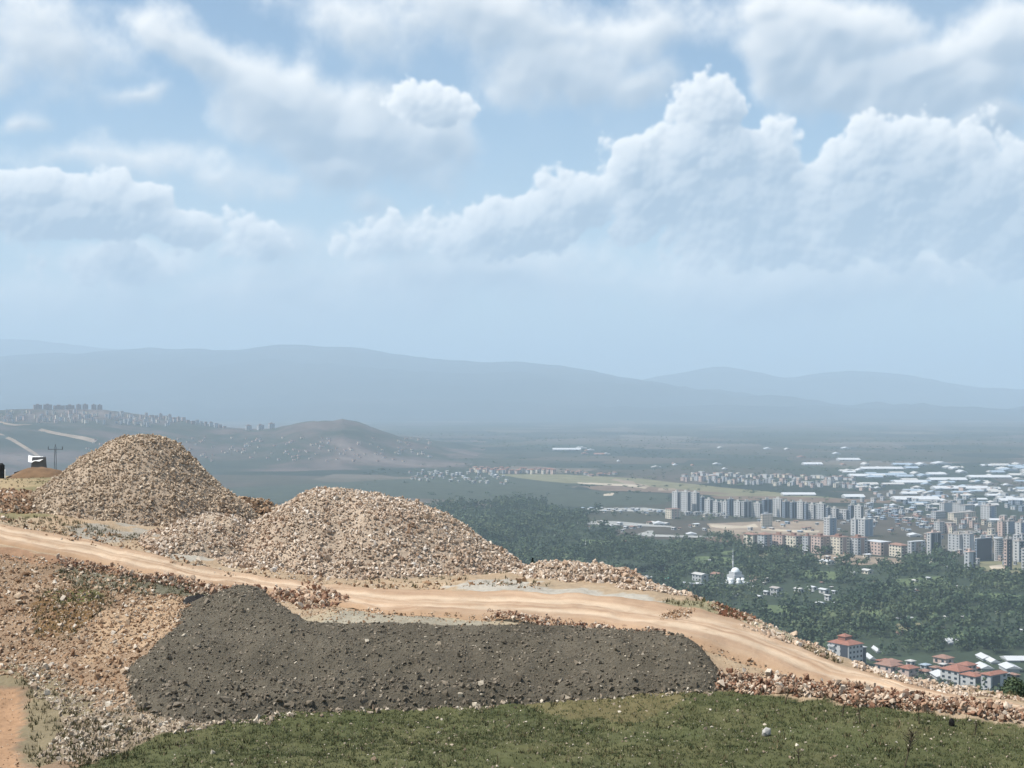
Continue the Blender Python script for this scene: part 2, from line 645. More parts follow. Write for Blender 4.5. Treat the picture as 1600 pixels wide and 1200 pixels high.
def smooth_h(X, Y):
    """the near slope without its small relief, in world height"""
    X = np.asarray(X, float)
    Y = np.asarray(Y, float)
    yc = crest(X)
    xs = np.clip(X, -62, 24)
    ys = np.clip(Y, 38, np.minimum(yc, 150))
    q = np.stack([xs, ys], -1).reshape(-1, 2) / _S
    out = np.empty(len(q))
    Xc = CP[:, :2] / _S
    for i in range(0, len(q), 40000):
        b = q[i:i + 40000]
        out[i:i + 40000] = _tps_k(((b[:, None] - Xc[None]) ** 2).sum(-1)) @ _TW[:-3] + _TW[-3] + b @ _TW[-2:]
    z = out.reshape(xs.shape)
    z = z + np.clip(38 - Y, 0, 80) * .236
    over = np.maximum(Y - yc, 0)
    z = z - .46 * (np.sqrt(over * over + 2.0) - math.sqrt(2.0))
    z = z - np.maximum(np.abs(X) - 90, 0) * .12
    return np.maximum(z + ZC, -.6)


def project(X, Y, Z):
    return 800 + F * X / Y, HOR - F * (Z - ZC) / Y


def inside_poly(px, py, poly):
    r = np.zeros(px.shape, bool)
    n = len(poly)
    for i in range(n):
        x0, y0 = poly[i]
        x1, y1 = poly[(i + 1) % n]
        if y0 == y1:
            continue
        c = ((y0 > py) != (y1 > py)) & (px < (x1 - x0) * (py - y0) / (y1 - y0) + x0)
        r ^= c
    return r


def ground_hit(px, py, fn=smooth_h, d0=36.0, d1=140.0, n=900):
    """where the sight line of a frame position meets the ground (vectorised)"""
    px, py = np.broadcast_arrays(np.asarray(px, float), np.asarray(py, float))
    d = np.full(px.shape, d0)
    done = np.zeros(px.shape, bool)
    ds = np.linspace(d0, d1, n)
    res = np.full(px.shape, d1)
    for dd in ds:
        z = fn((px - 800) / F * dd, np.full(px.shape, dd))
        hit = (ZC - (py - HOR) / F * dd <= z) & ~done
        res[hit] = dd
        done |= hit
        if done.all():
            break
    return (px - 800) / F * res, res


ROAD = np.array([(-80, 808, 834), (0, 819, 847), (100, 835, 866), (200, 857, 889), (300, 881, 908), (400, 899, 923), (500, 912, 940), (600, 918, 955), (700, 921, 963),
                 (800, 923, 969), (900, 928, 976), (1000, 936, 986), (1100, 950, 1014), (1200, 986, 1050), (1300, 1034, 1073), (1400, 1067, 1088), (1500, 1088, 1106), (1600, 1104, 1121), (1720, 1115, 1136)], float)


def road_rows(px):
    return np.interp(px, ROAD[:, 0], ROAD[:, 1]), np.interp(px, ROAD[:, 0], ROAD[:, 2])


def near_relief(X, Y):
    return (fbm(X * .5, Y * .5, 4, 3) - .5) * .30 + (fbm(X * 2.2, Y * 2.2, 3, 8) - .5) * .14


GRASS_POLY = [(-400, 1260), (105, 1206), (190, 1172), (290, 1136), (420, 1115), (560, 1106), (700, 1098), (860, 1088), (1000, 1083), (1120, 1074), (1250, 1092), (1400, 1108), (1600, 1134), (2300, 1210), (2300, 1320), (-400, 1320)]
BANK_POLY = [(300, 948), (345, 931), (400, 930), (445, 960), (480, 974), (650, 977), (850, 978), (1000, 981), (1055, 990), (1090, 1012), (1132, 1052), (1122, 1071), (1000, 1082), (850, 1092), (700, 1100), (560, 1107), (420, 1116), (300, 1124), (225, 1112), (205, 1075), (235, 1020)]


def soil_colors(X, Y, Z):
    """what the soil itself is at each spot of the near ground"""
    ok = Y > 5
    px, py = project(X, np.where(ok, Y, 5), Z)
    jx = (fbm(X * .8, Y * .8, 4, 61) - .5) * 50
    jy = (fbm(X * .8 + 9, Y * .8, 4, 67) - .5) * 22
    qx, qy = px + jx, py + jy
    n = fbm(X * .6, Y * .6, 4, 71)[..., None]
    tan = np.array((.36, .255, .165))
    buff = np.array((.34, .275, .195))
    c = tan * (1 - n) + buff * n
    c = np.broadcast_to(c, X.shape + (3,)).copy()

    def paint(poly, col, amount=1.0, soft=False):
        m = inside_poly(qx, qy, poly) & ok
        c[m] = c[m] * (1 - amount) + np.array(col) * amount
    # far side of the crest and beyond: dry grass over stony soil
    far = (Y > crest(X) + 1.5)
    c[far] = np.array((.15, .15, .085))
    paint([(-60, 700), (330, 700), (330, 800), (-60, 812)], (.21, .18, .10))
    paint([(-60, 742), (60, 742), (40, 765), (-60, 770)], (.33, .25, .15))
    paint([(-60, 700), (130, 700), (90, 737), (-60, 741)], (.12, .13, .06))
    # left slope
    paint([(-400, 842), (60, 860), (200, 892), (330, 925), (300, 950), (220, 1060), (230, 1140), (150, 1230), (-400, 1230)], (.255, .178, .118))
    paint([(-30, 846), (140, 875), (240, 905), (150, 905), (60, 880), (-30, 870)], (.26, .16, .10))
    paint([(60, 930), (150, 925), (165, 945), (110, 990), (60, 1000), (55, 960)], (.17, .105, .05))
    paint([(70, 925), (150, 915), (160, 935), (100, 950)], (.13, .125, .05))
    paint([(90, 886), (210, 900), (330, 925), (330, 938), (180, 925), (90, 905)], (.15, .14, .10))
    paint([(150, 960), (260, 935), (300, 945), (230, 1010), (130, 1040)], (.36, .255, .165))
    paint([(-30, 1040), (60, 1045), (150, 1090), (170, 1190), (40, 1190), (40, 1080), (-30, 1065)], (.20, .165, .105))
    paint([(-60, 1072), (22, 1078), (38, 1130), (30, 1260), (-60, 1260)], (.34, .21, .125))
    paint([(100, 1110), (330, 1120), (430, 1128), (300, 1160), (200, 1200), (110, 1180)], (.24, .19, .135))
    # grey earth and gravel patches on the terrace, and the scarp's painted shade
    paint([(100, 820), (200, 822), (250, 836), (180, 848), (110, 838)], (.30, .27, .225))
    paint([(215, 850), (300, 862), (340, 880), (270, 872)], (.36, .33, .28))
    paint([(690, 916), (800, 908), (930, 922), (1060, 938), (1000, 940), (800, 926)], (.38, .35, .30))
    paint([(445, 965), (520, 950), (620, 945), (760, 955), (840, 975), (840, 985), (450, 985)], (.36, .30, .21))
    paint([(520, 956), (640, 952), (760, 968), (760, 984), (480, 984)], (.30, .27, .21))
    paint([(760, 960), (960, 975), (1010, 985), (830, 980)], (.30, .19, .12))
    paint([(550, 925), (640, 955), (560, 950)], (.33, .19, .11))
    paint([(1020, 940), (1120, 936), (1180, 965), (1130, 962)], (.27, .24, .15))
    paint([(1105, 944), (1160, 946), (1185, 966), (1140, 962)], (.13, .055, .03))  # scarp face darkened: its shade is painted into the soil colour
    paint([(1040, 962), (1090, 952), (1110, 958), (1060, 968)], (.22, .13, .07))
    paint([(1180, 965), (1320, 1030), (1260, 1010), (1170, 985)], (.30, .26, .18))
    paint([(1360, 1040), (1640, 1075), (1640, 1102), (1480, 1075)], (.24, .21, .12))
    paint([(700, 1088), (870, 1082), (1120, 1066), (1120, 1130), (950, 1140), (760, 1120)], (.17, .13, .07), .4)
    m = inside_poly(px + jx * .4, py + jy * .5, GRASS_POLY) & ok
    gr = np.array((.066, .078, .034)) * (1 - n) + np.array((.118, .112, .054)) * n
    gr = np.broadcast_to(gr, c.shape)
    paintm = m & ~inside_poly(qx, qy, [(800, 1078), (1090, 1072), (1010, 1125), (850, 1120)])
    c[paintm] = gr[paintm]
    m = m & ~paintm
    c[m] = gr[m] * .72 + np.array((.22, .155, .085)) * .28
    m = ~ok | (Y < 36)
    c[m] = np.broadcast_to(gr, c.shape)[m]
    return c


def lines(a, b, step, outer, ratio=1.25):
    mid = list(np.arange(a, b + step * .5, step))
    lo, s = [], step
    x = a
    while x > outer[0]:
        s *= ratio
        x -= s
        lo.append(max(x, outer[0]))
    hi, s = [], step
    x = mid[-1]
    while x < outer[1]:
        s *= ratio
        x += s
        hi.append(min(x, outer[1]))
    return np.array(lo[::-1] + mid + hi)


gx = lines(-27, 20, .18, (-900, 900), 1.12)
gy = lines(37, 72, .18, (-60, 640), 1.09)
GX, GY = np.meshgrid(gx, gy)
GZ = smooth_h(GX, GY)
gpx, gpy = project(GX, np.maximum(GY, 5), GZ)
rt, rb = road_rows(gpx)
on_road = (sstep(gpy, rt - 8, rt + 2) * sstep(gpy, rb + 8, rb - 2)) * (GY > 40) * (GY < 75)
calm = 1 - .85 * on_road
steep = 1 + 4 * sstep(GY - crest(GX), 4, 60)
GZ2 = GZ + near_relief(GX, GY) * calm * steep - .10 * on_road
gcol = soil_colors(GX, GY, GZ)
put('near_hillside', make_mesh('near_hillside', np.stack([GX, GY, GZ2], -1).reshape(-1, 3), grid_faces(len(gx), len(gy)), M['soil'], True, gcol.reshape(-1, 3)),
    kind='structure', label='bare tan and grassy hillside in the foreground above the valley')


def surf(X, Y):
    return smooth_h(X, Y) + near_relief(X, Y)


# ------------------------------------------------------------------ dirt road
m, nt, b = material('packed_earth', .95, .1)
p = world_pos(nt)
uvn = nt.node('ShaderNodeUVMap', uv_map='along')
su = nt.node('ShaderNodeSeparateXYZ')
nt.put(su.inputs[0], uvn.outputs[0])
st = nt.node('ShaderNodeCombineXYZ')
nt.put(st.inputs[0], nt.math('MULTIPLY', su.outputs[0], .12))
nt.put(st.inputs[1], nt.math('MULTIPLY', su.outputs[1], 5.0))
wob = nt.math('MULTIPLY_ADD', nt.math('SUBTRACT', nt.noise(p, .12, 2), .5), .22, su.outputs[1])


def rut(c, wd):
    return nt.smooth(nt.math('ABSOLUTE', nt.math('SUBTRACT', wob, c)), wd, wd * .25)


ruts = nt.math('MAXIMUM', rut(.30, .12), nt.math('MAXIMUM', rut(.66, .13), nt.math('MULTIPLY', rut(.48, .05), .5)))
streak = nt.noise(st.outputs[0], 1.6, 5, .65)
base = nt.ramp(streak, [(.25, (.31, .20, .13)), (.5, (.40, .28, .19)), (.75, (.47, .36, .26))])
brk = nt.smooth(nt.noise(p, .35, 5, .65), .28, .52)
c = nt.mix(nt.math('MULTIPLY', nt.math('MULTIPLY', ruts, brk), .75), base, rgba((.56, .44, .32)))
c = nt.mix(nt.math('MULTIPLY', nt.smooth(nt.noise(p, .8, 5, .6), .55, .70), .5), c, rgba((.30, .19, .12)))
edge = nt.smooth(nt.math('ABSOLUTE', nt.math('SUBTRACT', su.outputs[1], .5)), .34, .5)
c = nt.mix(nt.math('MULTIPLY', edge, .7), c, rgba((.34, .225, .14)))
blot = nt.noise(p, .5, 5, .6)
c = nt.vmath('SCALE', c, nt.math('MULTIPLY_ADD', blot, .7, .65))
nt.put(b.inputs['Base Color'], c)
bump(nt, b, nt.math('ADD', nt.math('MULTIPLY', ruts, -.6), nt.math('ADD', streak, nt.noise(p, 6, 4, .7))), .05, .7)
M['road'] = m

n_al, n_ac = 420, 22
rpx = np.linspace(-70, 1715, n_al)
rtp, rbt = road_rows(rpx)
wig = np.linspace(0, 60, n_al)
rtp = rtp + (fbm(wig, wig * 0 + 3, 4, 5) - .5) * 9
rbt = rbt + (fbm(wig, wig * 0 + 8, 4, 6) - .5) * 12
xa, ya = ground_hit(rpx, rtp)
xb, yb = ground_hit(rpx, rbt)


def runmean(a, n=9):
    k = np.ones(n) / n
    return np.convolve(np.pad(a, n // 2, mode='edge'), k, 'valid')


lim = crest(xa) - .8                                  # never past the brink
xa = np.where(ya > lim, xa * lim / ya, xa)
ya = np.minimum(ya, lim)
xa, ya, xb, yb = (runmean(a) for a in (xa, ya, xb, yb))
tt = np.linspace(0, 1, n_ac)[:, None]
RX, RY = xb + (xa - xb) * tt, yb + (ya - yb) * tt
prof = -.13 * (1 - sstep(np.minimum(tt, 1 - tt), 0, .06)) - .05 * np.exp(-((tt - .30) / .07) ** 2) - .05 * np.exp(-((tt - .66) / .07) ** 2)
RZ = smooth_h(RX, RY) + .035 + prof + (fbm(RX * 1.2, RY * 1.2, 4, 31) - .5) * .14
road_me = make_mesh('dirt_road', np.stack([RX, RY, RZ], -1).reshape(-1, 3), grid_faces(n_al, n_ac), M['road'], True)
uv = road_me.uv_layers.new(name='along')
vi = np.empty(len(road_me.loops), np.int32)
road_me.loops.foreach_get('vertex_index', vi)
dist = np.concatenate([[0], np.cumsum(np.hypot(np.diff((xa + xb) / 2), np.diff((ya + yb) / 2)))])
uvs = np.stack([np.broadcast_to(dist, RX.shape), np.broadcast_to(tt, RX.shape)], -1).reshape(-1, 2)[vi]
uv.data.foreach_set('uv', uvs.astype(np.float32).ravel())
put('dirt_road', road_me, kind='structure', label='orange dirt road with pale wheel tracks crossing the terrace')

# ------------------------------------------------------------------ stones
def rock_shape(seed, n=13, flat=.75):
    rr = random.Random(seed)
    bm = bmesh.new()
    for _ in range(n):
        v = Vector((rr.gauss(0, 1), rr.gauss(0, 1), rr.gauss(0, 1))).normalized() * rr.uniform(.8, 1.08)
        bm.verts.new((v.x * rr.uniform(.9, 1.1), v.y * .85, v.z * flat))
    h = bmesh.ops.convex_hull(bm, input=bm.verts)
    bmesh.ops.delete(bm, geom=[e for e in h['geom_interior'] if isinstance(e, bmesh.types.BMVert)], context='VERTS')
    bmesh.ops.triangulate(bm, faces=bm.faces)
    bm.verts.index_update()
    v = np.array([q.co[:] for q in bm.verts])
    f = np.array([[q.index for q in fc.verts] for fc in bm.faces], np.int32)
    bm.free()
    return v * .5, f


SHAPES = [rock_shape(i, 9 + i % 5, .6 + .05 * (i % 6)) for i in range(14)]


def rand_rot(n):
    q = RNG.normal(size=(n, 4))
    q /= np.linalg.norm(q, axis=1, keepdims=True)
    a, b_, c_, d = q.T
    return np.stack([np.stack([1 - 2 * (c_ * c_ + d * d), 2 * (b_ * c_ - a * d), 2 * (b_ * d + a * c_)], -1),
                     np.stack([2 * (b_ * c_ + a * d), 1 - 2 * (b_ * b_ + d * d), 2 * (c_ * d - a * b_)], -1),
                     np.stack([2 * (b_ * d - a * c_), 2 * (c_ * d + a * b_), 1 - 2 * (b_ * b_ + c_ * c_)], -1)], 1)


def rock_mass(name, pos, size, mat):
    vs, fs, base = [], [], 0
    which = RNG.integers(0, len(SHAPES), len(pos))
    for k, (sv_, sf) in enumerate(SHAPES):
        i = np.where(which == k)[0]
        if not len(i):
            continue
        sc3 = size[i, None] * RNG.uniform(.7, 1.2, (len(i), 3))
        v = np.einsum('nij,nvj->nvi', rand_rot(len(i)), sv_[None] * sc3[:, None]) + pos[i, None]
        vs.append(v.reshape(-1, 3))
        fs.append((sf[None] + (np.arange(len(i)) * len(sv_))[:, None, None]).reshape(-1, 3) + base)
        base += len(i) * len(sv_)
    return make_mesh(name, np.concatenate(vs), np.concatenate(fs), mat)


_rock_lib = {}


def rock_lib(mat):
    if mat.name not in _rock_lib:
        _rock_lib[mat.name] = [make_mesh('stone', v, f, mat) for v, f in SHAPES]
    return _rock_lib[mat.name]


def add_stones(parent, pos, size, mat, n_single=300, mass_name='rubble', single_name='stone'):
    """the largest stones become parts of their own, the rest one mass"""
    origin = np.array(parent.location) if parent is not None else np.zeros(3)
    order = np.argsort(-size * (60 / pos[:, 1]))
    big, rest = order[:n_single], order[n_single:]
    lib = rock_lib(mat)
    for i in big:
        s = size[i]
        put(single_name, lib[int(RNG.integers(len(lib)))], parent, tuple(pos[i] - origin), tuple(RNG.uniform(0, 6.28, 3)), tuple(s * RNG.uniform(.75, 1.15, 3)))
    if len(rest):
        put(mass_name, rock_mass(mass_name, pos[rest] - origin, size[rest], mat), parent, kind='stuff')


def lognorm(n, med, sig, lo, hi):
    return np.clip(med * np.exp(RNG.normal(size=n) * sig), lo, hi)


def scatter_poly(poly, n, fn=surf, keep=None):
    """n points on the ground whose image falls inside a frame polygon"""
    poly = np.array(poly, float)
    hx, hy = ground_hit(poly[:, 0], poly[:, 1])
    x0, x1, y0, y1 = hx.min() - .5, hx.max() + .5, hy.min() - 1, hy.max() + 1
    out = []
    tot = 0
    for _ in range(60):
        X, Y = RNG.uniform(x0, x1, n * 2), RNG.uniform(y0, y1, n * 2)
        Z = smooth_h(X, Y)
        px, py = project(X, Y, Z)
        jx = (fbm(X * .9, Y * .9, 3, 43) - .5) * 24
        jy = (fbm(X * .9, Y * .9 + 5, 3, 47) - .5) * 12
        k = inside_poly(px + jx, py + jy, poly) & (Y < crest(X) + 1)
        if keep is not None:
            k &= keep(X, Y, px, py)
        out.append(np.stack([X[k], Y[k]], -1))
        tot += k.sum()
        if tot >= n:
            break
    q = np.concatenate(out)[:n]
    return np.c_[q, fn(q[:, 0], q[:, 1])]


# ------------------------------------------------------------------ rubble piles
def pile_profile(pts, cx, d, base_py_left, base_py_right):
    """outline drawn in the frame -> height over its own ground against offset from the centre"""
    x = np.array([(p_[0] - cx) / F * d for p_ in pts])
    lo = np.interp([p_[0] for p_ in pts], [pts[0][0], pts[-1][0]], [base_py_left, base_py_right])
    h = np.array([(l - p_[1]) / F * d for p_, l in zip(pts, lo)])
    return x, np.maximum(h, 0)


class Pile:
    def __init__(s, cx, d, outline, front, back, label, mat, n_rest, n_single, med, col, cat='rubble pile', seed=0, lump=.35, top_sd=.0):
        s.cx, s.cy = (cx - 800) / F * d, d
        s.px, s.ph = [], []
        xs = np.array([(p_[0] - cx) / F * d for p_ in outline])
        zs = np.array([ZC - (p_[1] - HOR) / F * d for p_ in outline])
        s.xs, s.zs = xs, zs
        s.rl, s.rr, s.front, s.back = -xs[0], xs[-1], front, back
        g0 = smooth_h(np.array([s.cx]), np.array([s.cy]))[0]
        gl = smooth_h(s.cx + xs, np.full(len(xs), s.cy))
        s.hs = np.maximum(zs - gl, 0)
        s.hs[0] = s.hs[-1] = 0
        s.seed, s.lump = seed, lump
        s.label, s.mat, s.n_rest, s.n_single, s.med, s.col, s.cat = label, mat, n_rest, n_single, med, col, cat

    def add(s, X, Y):
        dx, dy = X - s.cx, Y - s.cy
        wob = 1 + (fbm(X * .35, Y * .35, 3, 90 + s.seed) - .5) * .30
        ry = np.where(dy < 0, s.front, s.back) * wob
        rx = np.where(dx < 0, s.rl, s.rr)
        t = np.sqrt((dx / rx) ** 2 + (dy / ry) ** 2)
        wl = np.clip(.5 - .5 * dx / rx / np.maximum(t, 1e-6), 0, 1)
        hl = np.interp(-t * s.rl, s.xs, s.hs)
        hr = np.interp(t * s.rr, s.xs, s.hs)
        h = hl * wl + hr * (1 - wl)
        # along the centre line keep the outline exact
        h = np.where(t < 1, h, 0)
        h = h + (fbm(X * .7, Y * .7, 3, 40 + s.seed) - .5) * s.lump * sstep(t, 1.0, .8) * sstep(t, 0, .25)
        return np.where(t < 1, h, -.25 * (t - 1) * 6)

    def build(s):
        loc = (s.cx, s.cy, float(smooth_h(np.array([s.cx]), np.array([s.cy]))[0]))
        e = empty('rubble_pile', loc, s.label, s.cat)
        nr, ns = 46, 110
        r = np.linspace(0, 1.05, nr)[:, None]
        a = np.linspace(0, 2 * np.pi, ns)[None]
        dx = r * np.cos(a)
        dy = r * np.sin(a)
        X = s.cx + dx * np.where(dx < 0, s.rl, s.rr)
        Y = s.cy + dy * np.where(dy < 0, s.front, s.back)
        Z = surf(X, Y) + s.add(X, Y) - .05
        n = fbm(X * .8, Y * .8, 4, 13)[..., None]
        c = np.array(s.col) * (.75 + .5 * n)
        v = np.stack([X, Y, Z], -1).reshape(-1, 3) - np.array(loc)
        put('core', make_mesh('core', v, grid_faces(ns, nr), M['core'], True, c.reshape(-1, 3)), e)
        N = s.n_rest + s.n_single
        t = np.sqrt(RNG.uniform(0, 1, N * 2)) * 1.04
        a = RNG.uniform(0, 2 * np.pi, N * 2)
        # the near side is what shows: denser there
        k = (np.sin(a) < .25) | (RNG.uniform(0, 1, N * 2) < .45)
        t, a = t[k][:N], a[k][:N]
        X = s.cx + t * np.cos(a) * np.where(np.cos(a) < 0, s.rl, s.rr)
        Y = s.cy + t * np.sin(a) * np.where(np.sin(a) < 0, s.front, s.back)
        size = lognorm(len(t), s.med, .38, .06, .50)
        size = np.where(t > .80, size * 1.18, np.where(t < .35, size * .95, size))
        Z = surf(X, Y) + s.add(X, Y) + size * RNG.uniform(-.15, .28, len(t))
        add_stones(e, np.c_[X, Y, Z], size, s.mat, s.n_single)


PILES = [
    Pile(222, 76, [(22, 800), (60, 770), (90, 749), (140, 711), (170, 694), (205, 681), (248, 680), (274, 692), (310, 726), (345, 761), (385, 790), (425, 815)], 7.0, 8.0,
         'tall conical heap of buff crushed stone farther back on the left', M['stone_far'], 13000, 300, .122, (.36, .285, .215), seed=1),
    Pile(535, 67.5, [(310, 880), (345, 850), (380, 826), (430, 795), (480, 770), (510, 763), (555, 766), (600, 775), (650, 787), (700, 806), (750, 840), (790, 868), (838, 896)], 7.0, 8.0,
         'broad pale heap of crushed stone beside the dirt road, nearest of the big heaps', M['stone'], 15500, 300, .120, (.40, .32, .245), seed=2),
    Pile(300, 66, [(225, 868), (250, 838), (290, 815), (330, 808), (370, 812), (400, 832), (425, 862)], 3.6, 4.5,
         'low lobe of pale stones slumped between the two big heaps', M['stone'], 3200, 150, .125, (.385, .31, .235), seed=3, lump=.5),
    Pile(395, 80, [(320, 806), (350, 788), (375, 780), (400, 779), (425, 790), (450, 806), (470, 822)], 3.0, 3.0,
         'dark low ridge of stones behind the gap between the two big heaps', M['slope_stone'], 1100, 80, .17, (.20, .14, .095), seed=4, lump=.5),  # darker stone and core colour carry the shading on this ridge
    Pile(925, 62.5, [(800, 905), (835, 886), (880, 882), (930, 886), (962, 893), (985, 904), (1010, 916), (1050, 934)], 2.2, 2.0,
         'long low ridge of pale broken stone running right from the nearest heap', M['stone'], 3600, 160, .14, (.40, .32, .245), seed=5, lump=.3),
    Pile(1040, 59, [(965, 925), (1000, 914), (1040, 921), (1075, 930), (1095, 940)], 1.0, 1.2,
         'tapering end of a stone ridge at the edge of the drop', M['stone'], 900, 60, .13, (.40, .32, .245), seed=6, lump=.2),
    Pile(35, 73, [(-90, 800), (-40, 775), (10, 765), (50, 768), (80, 790), (110, 815)], 4.0, 6.0,
         'reddish spread of broken stone at the left foot of the tall heap', M['slope_stone'], 1500, 120, .16, (.27, .17, .11), seed=7, lump=.4),
]
for pl in PILES:
    pl.build()


# ------------------------------------------------------------------ grey soil bank
bx = np.arange(-16.5, 8.5, .11)
by = np.arange(43.0, 58.0, .11)
BX, BY = np.meshgrid(bx, by)
BZ = smooth_h(BX, BY)
bpx, bpy_ = project(BX, BY, BZ)
jx = (fbm(BX * .9, BY * .9, 4, 101) - .5) * 44 + (fbm(BX * 4, BY * 4, 3, 102) - .5) * 20
jy = (fbm(BX * .9, BY * .9 + 4, 4, 103) - .5) * 16 + (fbm(BX * 4, BY * 4 + 4, 3, 104) - .5) * 12
ins = inside_poly(bpx + jx, bpy_ + jy, BANK_POLY).astype(float)
soft = blur(ins, 4)
mound = np.exp(-(((bpx - 385) / 55) ** 2 + ((bpy_ - 948) / 26) ** 2)) * .55
lump_h = (fbm(BX * .9, BY * .9, 4, 105) - .42) * .55 + np.abs(fbm(BX * 2.6, BY * 2.6, 4, 107) - .5) * .55
bank_add = sstep(soft, .08, .75) * (.165 + .05 * sstep(bpy_, 985, 1005) + np.maximum(lump_h, -.12) * .42 * sstep(bpy_, 985, 1010) + .16 * sstep(bpy_, 990, 1030) + mound) - .12
BZ2 = surf(BX, BY) + bank_add
bf = grid_faces(len(bx), len(by), (soft > .06).ravel())
n = fbm(BX * .7, BY * .7, 4, 111)[..., None]
bcol = np.array((.090, .079, .060)) * (1 - n) + np.array((.142, .124, .095)) * n
v, f, c = compact(np.stack([BX, BY, BZ2], -1).reshape(-1, 3), bf, bcol.reshape(-1, 3))
bank_loc = np.array((-4.0, 48.0, float(smooth_h(np.array([-4.]), np.array([46.]))[0])))
bank = empty('soil_bank', tuple(bank_loc), 'long dark grey earth bank between the grass and the dirt road', 'earth bank')
put('earth', make_mesh('earth', v - bank_loc, f, M['bank'], True, c), bank)


def bank_top(X, Y):
    i = np.clip(((Y - by[0]) / .11).round().astype(int), 0, len(by) - 1)
    j = np.clip(((X - bx[0]) / .11).round().astype(int), 0, len(bx) - 1)
    return BZ2[i, j]


BANK_WIDE = [(280, 945), (345, 928), (405, 928), (450, 958), (480, 971), (650, 974), (1000, 979), (1060, 988), (1100, 1010), (1145, 1056), (1130, 1078), (1000, 1088), (850, 1098), (700, 1106), (560, 1113), (420, 1123), (290, 1134), (200, 1125), (180, 1080), (215, 1020)]
q = scatter_poly(BANK_WIDE, 14000, bank_top)
size = lognorm(len(q), .080, .5, .03, .36)
_, qy = project(q[:, 0], q[:, 1], q[:, 2])
size *= np.where(qy > 1060, 1.3, .9)
q[:, 2] += size * RNG.uniform(-.25, .18, len(q))
add_stones(bank, q, size, M['clod'], 200, 'clods', 'clod')


# ------------------------------------------------------------------ rows and spreads of rock
def spread(name, label, cat, poly, n, n_single, med, mat, sig=.42, hi=.6, pilled=0.0, keep=None):
    q = scatter_poly(poly, n, surf, keep)
    size = lognorm(len(q), med, sig, .05, hi)
    q[:, 2] += size * RNG.uniform(-.2, .2, len(q)) + RNG.uniform(0, 1, len(q)) ** 2 * pilled
    e = empty(name, tuple(q.mean(0)), label, cat)
    add_stones(e, q, size, mat, n_single)
    return e


def off_road(X, Y, px, py):
    t, b_ = road_rows(px)
    return (py < t + 3) | (py > b_ - 3)


spread('rock_berm', 'row of red brown and cream rocks between the road and the grass on the right', 'rock row',
       [(1118, 1050), (1180, 1056), (1300, 1074), (1400, 1088), (1500, 1104), (1620, 1120), (1720, 1136), (1720, 1160), (1600, 1132), (1480, 1118), (1350, 1102), (1250, 1088), (1120, 1070)], 5200, 300, .118, M['red_stone'], .5, .42, .26)
spread('rock_berm', 'short row of red brown rocks beside the road above the grey bank', 'rock row',
       [(430, 926), (480, 920), (530, 928), (540, 945), (480, 950), (425, 944)], 420, 90, .18, M['red_stone'], .4, .5, .30)
spread('rock_berm', 'thin line of reddish rubble along the road edge at the top of the left slope', 'rock row',
       [(90, 872), (200, 894), (320, 912), (420, 926), (420, 936), (330, 930), (200, 906), (80, 884)], 1100, 120, .14, M['red_stone'], .4, .45, .2)
spread('rubble_spread', 'tan and reddish rubble covering the steep slope at the left below the road', 'rubble',
       [(-120, 850), (60, 872), (200, 905), (320, 940), (240, 1020), (215, 1090), (120, 1090), (20, 1060), (-120, 1050)], 16500, 300, .088, M['slope_stone'], .55, .42, .0)
spread('rubble_spread', 'whitish stones strewn at the foot of the left slope', 'rubble',
       [(20, 1030), (120, 1060), (210, 1085), (310, 1118), (440, 1115), (420, 1128), (310, 1135), (215, 1162), (130, 1190), (50, 1190), (110, 1130), (60, 1085)], 3600, 250, .10, M['white_stone'], .5, .4)
spread('rubble_spread', 'thin scatter of stones along the foot of the grey bank', 'rubble',
       [(420, 1108), (560, 1100), (860, 1084), (1110, 1070), (1110, 1082), (860, 1098), (560, 1114), (420, 1126)], 700, 80, .11, M['white_stone'], .5, .4)
spread('rubble_spread', 'pale boulders and rubble at the brink of the drop on the right', 'rubble',
       [(1170, 962), (1210, 970), (1255, 992), (1300, 1020), (1310, 1032), (1280, 1028), (1220, 1005), (1165, 985)], 800, 120, .12, M['stone'], .55, .5, .05)
spread('rubble_spread', 'cream rubble along the far edge of the descending road on the right', 'rubble',
       [(1330, 1035), (1400, 1056), (1500, 1079), (1640, 1099), (1640, 1106), (1560, 1095), (1480, 1083), (1400, 1064), (1330, 1042)], 1500, 160, .095, M['stone'], .55, .4, .05)
spread('rubble_spread', 'loose pebbles and clods strewn over the bare tan terrace', 'rubble',
       [(420, 945), (600, 950), (900, 972), (1100, 1000), (1250, 1055), (1330, 1080), (1180, 1060), (1100, 1010), (1000, 982), (440, 978)], 1300, 60, .07, M['slope_stone'], .5, .3)
spread('rubble_spread', 'scattered stones on the verge between the heaps and the road', 'rubble',
       [(-60, 790), (100, 822), (230, 845), (330, 885), (560, 908), (840, 905), (840, 918), (560, 918), (320, 892), (200, 862), (-60, 815)], 1600, 80, .11, M['slope_stone'], .5, .4)

spread('rubble_spread', 'red brown clods added to deepen the shade of the small scarp at the brink on the right', 'rubble',
       [(1110, 940), (1165, 944), (1190, 964), (1180, 972), (1130, 958), (1105, 950)], 420, 60, .10, M['red_stone'], .5, .35, .05)  # dark clods added to carry the shade on the scarp
spread('rubble_spread', 'low ragged patch of earth clods on the bare ground before the brink', 'rubble',
       [(1030, 958), (1085, 950), (1110, 956), (1060, 968), (1035, 968)], 260, 30, .08, M['slope_stone'], .5, .3, .08)
spread('rubble_spread', 'thin line of reddish clods between the grey bank and the road', 'rubble',
       [(760, 958), (900, 968), (1010, 980), (1050, 992), (1000, 986), (880, 978), (760, 968)], 800, 60, .085, M['red_stone'], .5, .3, .08)

